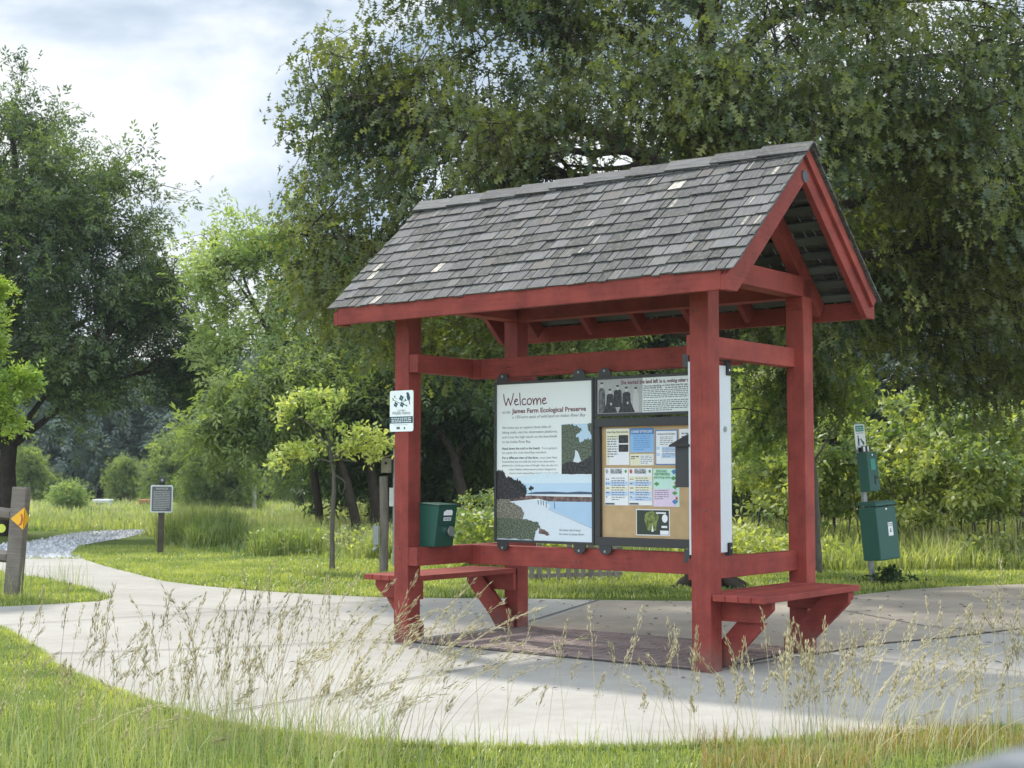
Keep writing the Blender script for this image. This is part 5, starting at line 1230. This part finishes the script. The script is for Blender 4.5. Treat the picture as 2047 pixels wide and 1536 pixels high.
# ================================================================== TREES
def at_(px, py, d):
    """point at depth d seen at the given pixel"""
    u = (px - 1023.5) / F_PX; v = -(py - 768) / F_PX
    Y = math.cos(PITCH) - v * math.sin(PITCH); Z = math.sin(PITCH) + v * math.cos(PITCH); t = d / Y
    return (u * t, d, CAM_H + Z * t)
# the big oak behind the kiosk
ox, oy = 2.25, 16.35; T = Tree(21); trunk = (ox, oy, 3.0)
T.limb([(ox, oy, -.1), (ox + .02, oy, .25), (ox, oy, 1.6), (ox + .05, oy, 3.2), (ox - .05, oy + .1, 5.2), (ox + .1, oy, 7.6), (ox, oy, 9.6)], .235, .05, 14)
for a in (0.4, 1.9, 3.2, 4.4, 5.5): T.limb([(ox + .12 * math.cos(a), oy + .12 * math.sin(a), .35), (ox + .25 * math.cos(a), oy + .25 * math.sin(a), .07), (ox + .55 * math.cos(a), oy + .5 * math.sin(a), -.06)], .13, .04, 8)
BL = [((-1.55, 15.9, 3.75), (1.15, 1.4, 1.05), 250), ((-1.35, 16.2, 5.5), (1.15, 1.4, 1.2), 270), ((-1.0, 16.3, 7.6), (1.3, 1.5, 1.3), 160),
      ((0.1, 14.6, 4.5), (1.4, 1.3, 1.0), 300), ((0.2, 17.9, 4.2), (1.4, 1.3, 1.1), 220), ((0.4, 15.6, 6.4), (1.5, 1.5, 1.2), 280),
      ((2.2, 13.9, 4.9), (1.6, 1.2, 1.1), 320), ((2.3, 18.4, 5.2), (1.6, 1.3, 1.2), 220), ((2.2, 15.4, 7.2), (1.8, 1.6, 1.3), 260),
      ((4.1, 14.5, 4.7), (1.5, 1.4, 1.25), 330), ((4.6, 16.3, 3.65), (1.4, 1.4, 1.0), 300), ((6.1, 15.3, 3.9), (1.5, 1.5, 1.35), 340), ((6.2, 15.4, 6.0), (1.6, 1.5, 1.3), 260),
      ((4.3, 16.4, 6.8), (1.6, 1.5, 1.2), 200), ((7.6, 16.3, 4.8), (1.4, 1.5, 1.6), 200), ((2.0, 16, 9.2), (2.6, 2.4, 1.5), 220), ((4.8, 18.3, 4.8), (1.5, 1.2, 1.3), 170),
      ((0.5, 16.6, 3.15), (1.3, .9, .42), 90), ((3.3, 15.7, 3.05), (1.1, .8, .40), 80), ((-.9, 17.4, 3.0), (1.0, .8, .5), 70), ((5.6, 16.6, 2.55), (1.3, .9, .6), 98), ((3.6, 17.6, 2.5), (.8, .7, .65), 70)]
AC = []
for c, rd, n in BL:
    z0 = max(2.3, min(7.5, c[2] - 1.0)); m1 = Vector((ox + (c[0] - ox) * .45, oy + (c[1] - oy) * .45, z0 + (c[2] - z0) * .65 + .15))
    if n > 100: T.limb([(ox, oy, z0), m1, Vector(c) + Vector((0, 0, -.1)), Vector(c) + (Vector(c) - m1) * .45 + Vector((0, 0, -.3))], .085 + .0001 * n, .018, 8)
    if n > 100:
        for k in range(4):
            dd = Vector(T.rng.normal(0, 1, 3)); dd.normalize(); dd = Vector((dd.x * rd[0], dd.y * rd[1], dd.z * rd[2] * .7)); T.limb([m1.lerp(Vector(c), .3 + .2 * k), Vector(c) + dd * .4, Vector(c) + dd * .85], .030, .008, 5, 3)
    C = T.clusters(c, rd, int(n * 1.15), .5, -.19, .35); AC.append(C)
C = np.concatenate(AC)
gq = lambda px, py, rx, rz: ((C[:, 0] - (px - 1023.5) / F_PX * C[:, 1]) / rx) ** 2 + ((C[:, 2] - (CAM_H + (954 - py) / F_PX * C[:, 1])) / rz) ** 2 > 1
C = C[gq(1250, 300, .62, .24) & gq(1100, 345, .35, .16) & gq(1040, 80, .3, .16) & gq(1580, 130, .22, .15) & gq(860, 340, .25, .15)]
T.limb([(ox, oy, 4.3), at_(1290, 310, 16.2), at_(1180, 305, 16), at_(1090, 290, 15.8)], .075, .03, 8); T.limb([at_(1290, 325, 16.2), at_(1220, 338, 16), at_(1130, 330, 15.7)], .04, .015, 7)
T.leaves(C, trunk, OAK, 17, .122, .09, .75, .7, .40, .005, td_=.22); T.connect(C, .35, .008)
T.finish('oak_tree', 'oak_leaf', 'bark', 'large spreading oak with drooping pointed leaves rising behind the kiosk', base=(ox, oy, 0))

# big willow oak at the left
T = Tree(5); bx_, by_ = -10.75, 30.5; tr_ = (bx_, by_, 3)
T.limb([(bx_, by_, -.1), (bx_ + .05, by_, 2), (bx_ - .1, by_, 4.5), (bx_ + .1, by_, 7), (bx_, by_, 9)], .21, .05, 10)
AC = []
for c, rd, n in (((-11.2, 30.3, 7.9), (2.1, 2.2, 1.8), 620), ((-9.2, 30, 6.6), (1.8, 2, 1.7), 600), ((-8.0, 30.2, 5.0), (1.35, 1.6, 1.4), 420), ((-10.2, 28.8, 5.2), (2.1, 1.2, 1.5), 330), ((-12.8, 30, 6.2), (2, 2.2, 2.2), 420),
                 ((-8.6, 29.3, 3.5), (1.6, 1.7, .9), 330), ((-10.6, 28.9, 3.5), (1.8, 1.5, 1.0), 360), ((-12.9, 30, 3.6), (1.8, 2, 1.2), 260), ((-7.1, 30.0, 3.6), (.9, 1.2, .8), 170), ((-11.4, 31.8, 4.5), (2.2, 1.6, 2.4), 350)):
    z0 = max(1.8, c[2] - 2.2); m1 = Vector((bx_ + (c[0] - bx_) * .5, by_ + (c[1] - by_) * .5, z0 + (c[2] - z0) * .7))
    T.limb([(bx_, by_, z0), m1, c], .09, .02, 6)
    for k in range(4):
        dd = Vector(T.rng.normal(0, 1, 3)); dd.normalize(); dd = Vector((dd.x * rd[0], dd.y * rd[1], abs(dd.z) * rd[2] * .8)); T.limb([m1.lerp(Vector(c), .5), Vector(c) + dd * .45, Vector(c) + dd * .9], .03, .008, 4, 2)
    AC.append(T.clusters(c, rd, int(n * 1.0), .5, -.09, .4))
C = np.concatenate(AC); T.leaves(C, tr_, SPRAY, 9, .215, .13, .2, .7, .42, .007); T.connect(C, .25, .010)
T.finish('willow_oak', 'willow_leaf', 'bark', 'tall rounded dark green tree standing alone at the left edge', base=(bx_, by_, 0))

# airy pale tree between the two
T = Tree(8); bx_, by_ = at_(648, 1050, 28.5)[:2]
T.limb([(bx_, by_, -.1), at_(625, 930, 28.5), at_(598, 820, 28.5), at_(548, 690, 28.5), at_(505, 600, 28.5), at_(470, 505, 28.5)], .10, .02, 8)
T.limb([at_(585, 790, 28.5), at_(520, 770, 28.3), at_(455, 752, 28)], .04, .012, 6); T.limb([at_(548, 700, 28.5), at_(600, 660, 28.7), at_(625, 560, 29)], .045, .012, 6); T.limb([at_(520, 630, 28.5), at_(470, 560, 28.3), at_(430, 500, 28)], .035, .01, 6)
T.limb([at_(600, 830, 28.5), at_(640, 740, 28.8), at_(610, 640, 29)], .05, .012, 6)
AC = [T.clusters(at_(px, py, dd), (rx, rx, rz), int(n * .62), .55, -.05, .4) for px, py, dd, rx, rz, n in ((470, 520, 28.2, .95, .8, 130), (560, 500, 28.8, .9, .8, 120), (430, 590, 28, .8, .7, 90), (560, 610, 28.6, 1.0, .8, 130), (470, 690, 28, .9, .6, 110), (590, 720, 28.8, .8, .7, 80), (640, 600, 29.3, .7, .9, 70))]
C = np.concatenate(AC); T.leaves(C, (bx_, by_, 3), SPRAY, 6, .26, .13, .1, .7, .4, .006); T.connect(C, .5, .007)
T.finish('locust_tree', 'airy_leaf', 'bark', 'airy pale green tree with a thin leaning trunk right of the big left tree', base=(bx_, by_, 0))

# low drooping pale tree in front of it
T = Tree(9); bx_, by_ = at_(720, 1040, 26.5)[:2]
T.limb([(bx_, by_, -.1), at_(700, 990, 26.5), at_(672, 900, 26.5), at_(640, 800, 26.5), at_(560, 740, 26.2)], .115, .03, 8); T.limb([at_(680, 920, 26.5), at_(700, 820, 26.6), at_(690, 730, 26.6)], .07, .02, 6); T.limb([at_(640, 830, 26.5), at_(520, 830, 26), at_(450, 850, 25.8)], .05, .012, 6)
AC = [T.clusters(at_(px, py, dd), (rx, rx, rz), int(n * .75), .5, -.15, .4) for px, py, dd, rx, rz, n in ((500, 800, 25.8, .9, .75, 190), (450, 862, 25.6, .75, .42, 110), (560, 862, 26, .9, .5, 140), (600, 760, 26.3, .8, .7, 150), (690, 800, 26.6, .8, .8, 130))]
C = np.concatenate(AC); T.leaves(C, (bx_, by_, 2), SPRAY, 7, .24, .12, .45, .7, .4, .006); T.connect(C, .4, .007)
T.finish('drooping_tree', 'mid_leaf', 'bark', 'low drooping green tree with dark leaning trunk left of the kiosk', base=(bx_, by_, 0))

for sd_, tr, limbs, bl, lab in ((61, [(925, 1015), (918, 950), (905, 905), (878, 862), (850, 820)], [[(908, 910), (940, 870), (960, 820)]], [(850, 790, .8, .6, 110), (940, 790, .8, .6, 110), (890, 730, .9, .6, 120), (800, 840, .6, .4, 60), (975, 850, .5, .4, 50)], 'tree with a bare dark forking trunk seen above the donation box'),
                         (62, [(752, 1035), (748, 980), (742, 920), (748, 850), (735, 780)], [[(746, 900), (720, 850), (700, 810)]], [(740, 760, .9, .6, 130), (700, 820, .6, .5, 70), (790, 800, .6, .5, 70)], 'tree with an upright dark trunk between the young tree and the left red post')):
    T = Tree(sd_); dq = 27.0; b0 = at_(tr[0][0], tr[0][1], dq); bx_, by_ = b0[0], b0[1]
    T.limb([(bx_, by_, -.1)] + [at_(a, b, dq) for a, b in tr], .15, .05, 8)
    for l in limbs: T.limb([at_(a, b, dq) for a, b in l], .07, .02, 6)
    AC = [T.clusters(at_(a, b, dq), (rx, rx, rz), n, .5, -.2, .35) for a, b, rx, rz, n in bl]; C = np.concatenate(AC)
    T.leaves(C, (bx_, by_, 2), SPRAY, 8, .22, .12, .35, .7, .4, .006); T.connect(C, .4, .007); T.finish('forked_tree', 'dark_leaf', 'bark', lab, base=(bx_, by_, 0))

# young yellow green tree on the lawn
T = Tree(10); bx_, by_ = gp(665, 1140); dD = by_
T.limb([(bx_, by_, -.05), at_(664, 1070, dD), at_(668, 960, dD), at_(662, 920, dD), at_(655, 870, dD), at_(640, 820, dD)], .042, .012, 8)
for p in ([(665, 915), (700, 895), (745, 885), (778, 882)], [(664, 925), (625, 915), (580, 920), (545, 928)], [(660, 900), (620, 850), (590, 835), (560, 840)], [(655, 870), (670, 830), (685, 795)], [(665, 912), (690, 920), (715, 925)], [(658, 890), (625, 885), (598, 888)]):
    T.limb([at_(a, b, dD + (i - 1) * .1 * (-1) ** len(p)) for i, (a, b) in enumerate(p)], .014, .004, 5)
T.limb([at_(668, 950, dD), at_(690, 965, dD), at_(682, 990, dD), at_(676, 968, dD)], .010, .005, 5)
AC = [T.clusters(at_(px, py, dD + dz), (rx, .34, rz * .62), n, .6, -.6, .3) for px, py, dz, rx, rz, n in ((590, 812, 0, .20, .08, 16), (625, 798, .1, .26, .09, 26), (570, 838, 0, .14, .06, 10), (672, 800, 0, .12, .13, 14), (640, 835, 0, .25, .12, 18), (715, 870, 0, .30, .12, 36), (760, 885, 0, .20, .08, 20), (700, 900, .1, .28, .12, 28), (745, 915, -.1, .12, .09, 12), (590, 905, 0, .26, .11, 30), (560, 928, 0, .14, .06, 12), (625, 900, -.1, .2, .1, 20), (655, 855, 0, .12, .12, 10))]
C = np.concatenate(AC); T.leaves(C, (bx_, by_, 1.3), OVAL, 8, .075, .04, -.12, .6, .12, .003, .2)
T.finish('young_tree', 'sapling_leaf', 'grey_bark', 'slender young tree with layered yellow green leaves left of the kiosk', base=(bx_, by_, 0))

# feathery tree cut by the left edge
T = Tree(12); bx_, by_ = -6.9, 15.6
T.limb([(bx_, by_, -.1), (bx_, by_, 1.5), (bx_ + .05, by_, 3.6)], .09, .02, 8)
AC = []
for px, py, rx, rz, n in ((-15, 590, .10, .14, 20), (-25, 700, .13, .16, 22), (30, 762, .20, .09, 30), (-20, 800, .24, .18, 46), (15, 850, .10, .07, 12), (-60, 640, .3, .3, 60), (-110, 780, .3, .3, 60), (-90, 880, .25, .15, 30), (-80, 540, .25, .2, 30)):
    c = at_(px, py, 15.6); T.limb([(bx_, by_, c[2] - .25), ((bx_ + c[0]) / 2, by_, c[2] - .05), c], .022, .006, 5); AC.append(T.clusters(c, (rx, rx, rz), n, .5, -.6, .3))
C = np.concatenate(AC); T.leaves(C, (bx_, by_, 2.2), SPRAY, 9, .115, .04, -.25, .9, .11, .003)
T.finish('cypress_tree', 'cypress_leaf', 'bark', 'bright green feathery tree reaching in at the left edge', base=(bx_, by_, 0))

# thin sapling trunk right of the kiosk, with its own crown of pointed leaves
T = Tree(14); bx_, by_ = gp(1636, 1145)
T.limb([(bx_, by_, -.05), at_(1632, 1000, by_), at_(1622, 900, by_), at_(1600, 780, by_), at_(1640, 700, by_)], .055, .015, 8)
for p in ([(1625, 930), (1660, 870), (1700, 820)], [(1620, 900), (1560, 850), (1500, 830)], [(1605, 820), (1540, 760), (1490, 750)]): T.limb([at_(a, b, by_ + .2 * i) for i, (a, b) in enumerate(p)], .022, .006, 5)
AC = [T.clusters(at_(px, py, by_ + dz), (rx, .6, rz), n, .55, -.3, .35) for px, py, dz, rx, rz, n in ((1520, 790, .2, .5, .32, 62), (1500, 860, .3, .45, .25, 46), (1590, 760, 0, .5, .3, 60), (1680, 770, 0, .5, .30, 60), (1560, 860, .4, .4, .2, 20))]
C = np.concatenate(AC); T.leaves(C, (bx_, by_, 2), OAK, 9, .14, .08, .5, .6, .3, .004); T.connect(C, .6, .006)
T.finish('young_oak', 'mid_leaf', 'grey_bark', 'thin young oak with light green leaves just right of the kiosk', base=(bx_, by_, 0))

# ---- background trees: prototypes then copies
def round_tree(seed, leaf, h, r, n, size, base=(0, 0, 0), low=.12, name='broadleaf_tree'):
    T = Tree(seed); T.limb([(0, 0, -.1), (.1, 0, h * .3), (-.1, .1, h * .6), (0, 0, h * .9)], .16 + h * .01, .03, 8)
    rg = random.Random(seed); AC = []
    for k in range(9):
        a = k * 2.4; q = r * (.55 if k < 7 else .2); z = h * (low + .14 + (.72 - low) * (k / 8)); c = (q * math.cos(a) * (1 - .35 * k / 8), q * math.sin(a) * (1 - .35 * k / 8), z)
        T.limb([(0, 0, max(.5, z - h * .18)), (c[0] * .5, c[1] * .5, z - h * .04), c], .05, .012, 5)
        AC.append(T.clusters(c, (r * .55, r * .55, h * .17), n // 9, .5, -.25, .35))
    C = np.concatenate(AC); T.leaves(C, (0, 0, h * .45), SPRAY, 7, size, .15, .3, .7, .42, .008); T.connect(C, .2, .01)
    return T.finish(name, leaf, 'bark', base=base)
def place(proto, first, items, group, cat='tree'):
    for px, d, sc, lab in items:
        o = proto if first[0] else copy_tree(proto); first[0] = False
        x = (px - 1023.5) / F_PX * d; o.location = (x, d, 0); rz = random.uniform(0, 6.28); o.rotation_euler = (0, 0, rz); o.scale = (sc, sc, sc * random.uniform(.92, 1.1)); tag(o, lab, cat, group)
g_ = 'woodland trees behind the meadow'
place(round_tree(31, 'dark_leaf', 7.0, 2.5, 1500, .30, low=.06), [True], [
    (690, 42, .8, 'dark tree behind the young yellow green tree'), (770, 31, .95, 'dark tree behind the round wooden post'), (905, 30, .95, 'dark tree framed between the left post and the Welcome sign'),
    (1120, 33, 1.05, 'dark tree hidden behind the Welcome sign'), (1330, 34, 1.1, 'dark tree hidden behind the notice board'), (1530, 36, 1.1, 'dark tree seen between the two right red posts'),
    (1740, 35, 1.1, 'dark tree behind the dog waste station'), (1930, 33, 1.0, 'dark tree behind the saplings near the right edge'), (2150, 32, 1.1, 'dark tree just beyond the right edge'), (2330, 34, 1.1, 'dark tree farther beyond the right edge')], g_)
place(round_tree(32, 'mid_leaf', 6.0, 2.2, 1200, .28, low=.05), [True], [
    (1000, 41, 1.2, 'lighter green tree far behind the left end of the kiosk'), (1240, 40, 1.3, 'lighter green tree far behind the middle of the kiosk'), (1610, 34, .8, 'light green tree behind the back right red post'),
    (1860, 36, .85, 'light green tree right of the dog waste station'), (2060, 36, .9, 'light green tree at the right edge'), (840, 38, .9, 'light green tree low behind the donation box'),
    (600, 60, .7, 'light green tree beyond the leaning pale tree'), (420, 50, .55, 'light green tree right of the far marker post'), (1450, 31, .75, 'light green tree behind the metal panel'), (1170, 30, .7, 'light green tree low behind the Welcome sign')], g_)
def pine(seed, h, base=(0, 0, 0)):
    T = Tree(seed); T.limb([(0, 0, -.1), (.08, 0, h * .4), (0, 0, h)], .15, .03, 8); AC = []
    for k in range(26):
        z = h * (.28 + .7 * k / 26); a = k * 2.4; l = 2.0 * (1 - .55 * k / 26); e_ = (l * math.cos(a), l * math.sin(a), z + .25); T.limb([(0, 0, z), (e_[0] * .5, e_[1] * .5, z + .05), e_], .035, .01, 5, 3)
        for q in (.45, .75, 1): AC.append(T.clusters((e_[0] * q, e_[1] * q, z + .25 * q), (.42, .42, .28), 8, .5, -1, .2))
    C = np.concatenate(AC); T.leaves(C, (0, 0, h * .5), SPRAY, 10, .20, .12, -.1, .5, .2, .006); return T.finish('pine_tree', 'pine_leaf', 'bark', base=base)
place(pine(41, 9), [True], [(1965, 26.5, .95, 'dark trunked pine above the bright saplings near the right edge'), (1790, 31, 1, 'grey green pine behind the dog waste station'), (1560, 33, 1.1, 'grey green pine behind the back right red post'), (2120, 29, 1, 'pine beyond the right edge')], 'pines at the wood edge')
gf = 'distant trees across the meadow'
place(round_tree(33, 'hazed_far_leaf', 7.0, 3.0, 1300, .50, low=.02, name='far_tree'), [True], [
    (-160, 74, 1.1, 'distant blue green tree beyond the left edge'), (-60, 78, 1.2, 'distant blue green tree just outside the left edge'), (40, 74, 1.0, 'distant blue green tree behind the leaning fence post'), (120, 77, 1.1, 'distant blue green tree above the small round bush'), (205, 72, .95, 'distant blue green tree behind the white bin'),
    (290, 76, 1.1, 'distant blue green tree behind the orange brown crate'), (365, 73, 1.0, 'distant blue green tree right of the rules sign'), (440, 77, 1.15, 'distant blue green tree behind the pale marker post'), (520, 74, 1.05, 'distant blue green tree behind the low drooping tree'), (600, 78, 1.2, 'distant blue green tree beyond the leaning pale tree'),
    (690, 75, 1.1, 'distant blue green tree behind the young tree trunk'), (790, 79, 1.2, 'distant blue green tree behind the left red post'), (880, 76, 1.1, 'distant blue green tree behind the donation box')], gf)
place(round_tree(34, 'mid_leaf', 3.6, 1.7, 620, .26, low=.0, name='small_tree'), [True], [(352, 62, .9, 'pale green small tree just right of the rules sign at the meadow edge'), (60, 66, .7, 'pale small tree in the meadow near the fence post'), (470, 50, .6, 'pale small tree behind the far marker post'), (250, 66, .6, 'pale small tree between the white bin and the crate')], 'small trees in the meadow')

bush = round_tree(36, 'airy_leaf', 1.35, .85, 420, .17, low=.0, name='round_bush'); place(bush, [True], [(142, 50, .75, 'low round yellow green bush in the left meadow right of the fence post')], None, 'bush')
# saplings with broad bright leaves on the right
def sapl(seed, h, tm, size, name='sapling'):
    T = Tree(seed); rg = random.Random(seed); AC = []
    for k in range(3):
        a = k * 2.1; q = .22; top = (q * math.cos(a) * 1.7, q * math.sin(a) * 1.7, h * rg.uniform(.82, 1)); T.limb([(q * math.cos(a) * .5, q * math.sin(a) * .5, -.05), (q * math.cos(a), q * math.sin(a), h * .5), top], .018, .006, 5)
        for j in range(5):
            aa = rg.uniform(0, 6.28); zz = h * rg.uniform(.42, .95); e_ = (top[0] * zz / h + .42 * math.cos(aa), top[1] * zz / h + .42 * math.sin(aa), zz + .08); T.limb([(top[0] * zz / h * .9, top[1] * zz / h * .9, zz - .15), e_], .009, .004, 4, 2)
            AC.append(T.clusters(e_, (.30, .30, .15), 11, .5, -.8, .3))
    C = np.concatenate(AC); T.leaves(C, (0, 0, h * .6), tm, 10, size, .07, .25, .6, .16, .003); return T.finish(name, 'bright_leaf', 'grey_bark', base=(0, 0, 0))
gs = 'broad leaved saplings at the wood edge'
place(sapl(51, 2.3, OVAL, .125), [True], [(1675, 22, .95, 'bright sapling just left of the dog waste station'), (1850, 21.5, 1.08, 'tallest bright sapling right of the dog waste station'), (1965, 21, .9, 'bright sapling below the pine trunk'), (2045, 22, .95, 'bright sapling cut by the right edge'), (1500, 23, .9, 'bright sapling right of the metal panel'), (2180, 21.5, 1, 'bright sapling beyond the right edge'), (1905, 23.5, 1.0, 'bright sapling behind the tallest one'), (1780, 23, .9, 'bright sapling directly behind the green bin')], gs)
place(sapl(52, 1.9, OVAL, .115), [True], [(1730, 21.5, .9, 'lower bright sapling behind the bag dispenser'), (1590, 22, .9, 'lower bright sapling behind the back right red post'), (1920, 20.6, .85, 'lower bright sapling in front near the right edge'), (2010, 20.4, .9, 'lower bright sapling front right'), (1545, 24, 1.0, 'lower bright sapling between the right red posts'), (1810, 20.8, .75, 'lower bright sapling just right of the green bin'), (2110, 20.6, 1, 'lower bright sapling beyond the right edge'), (985, 21.6, .55, 'yellow green shrub between donation box and Welcome sign')], gs)

# dark undergrowth under the wood, one mass
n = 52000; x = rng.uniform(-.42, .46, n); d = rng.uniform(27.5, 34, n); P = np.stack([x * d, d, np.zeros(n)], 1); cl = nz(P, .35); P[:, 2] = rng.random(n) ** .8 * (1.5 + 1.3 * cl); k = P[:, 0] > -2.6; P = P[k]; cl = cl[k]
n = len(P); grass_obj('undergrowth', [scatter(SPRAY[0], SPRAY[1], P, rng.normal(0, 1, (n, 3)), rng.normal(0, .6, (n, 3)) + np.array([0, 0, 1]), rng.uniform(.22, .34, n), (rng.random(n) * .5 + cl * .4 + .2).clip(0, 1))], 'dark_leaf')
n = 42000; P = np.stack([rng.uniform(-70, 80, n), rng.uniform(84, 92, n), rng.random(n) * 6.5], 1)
grass_obj('far_wood', [scatter(SPRAY[0], SPRAY[1], P, rng.normal(0, 1, (n, 3)), rng.normal(0, .6, (n, 3)) + np.array([0, 0, 1]), rng.uniform(.8, 1.2, n), rng.random(n) * .6)], 'hazed_far_leaf')

# ================================================================== car door the photo was taken from
cdr = empty('car_door', (.62, .86, .62)); tag(cdr, 'out of focus grey car door edge in the bottom right corner', 'car door')
a0 = Vector(at_(1880, 1590, .80)) - Vector((.62, .86, .62)); a1 = Vector(at_(2047, 1556, .74)) - Vector((.62, .86, .62)); dd = (a1 - a0)
pts = [a0 - dd * 1.2 + Vector((0, .0, -.05)), a0 - Vector((0, 0, .004)), a1, a1 + dd * 1.5 + Vector((0, 0, -.015)), a1 + dd * 4]
b = MB(); b.tube(pts, .016, 10); b.build('window_seal', M['car_paint'], None).parent = cdr
b = MB()
low = [p + Vector((.0, .01, -.55)) for p in pts]; off = Vector((.02, .035, .008))
for i in range(len(pts) - 1):
    b.face([low[i], low[i + 1], pts[i + 1] + Vector((0, .012, .004)), pts[i] + Vector((0, .012, .004))])
    b.face([pts[i] + Vector((0, .012, .006)), pts[i + 1] + Vector((0, .012, .006)), pts[i + 1] + off, pts[i] + off])
    b.face([pts[i] + off, pts[i + 1] + off, low[i + 1] + off, low[i] + off])
o = b.build('door_skin', M['car_paint'], None); o.parent = cdr

# ================================================================== air
def haze():
    m, nt = newmat('haze_air'); o = N(nt, 'ShaderNodeOutputMaterial'); v = N(nt, 'ShaderNodeVolumePrincipled')
    v.inputs['Color'].default_value = (.80, .90, 1, 1); v.inputs['Density'].default_value = .0005; v.inputs['Anisotropy'].default_value = .25
    nt.links.new(v.outputs[0], o.inputs['Volume'])
    b = MB(); b.box((0, 42, 6.1), (190, 104, 14.4)); h = b.build('haze', m); h['kind'] = 'stuff'
haze()
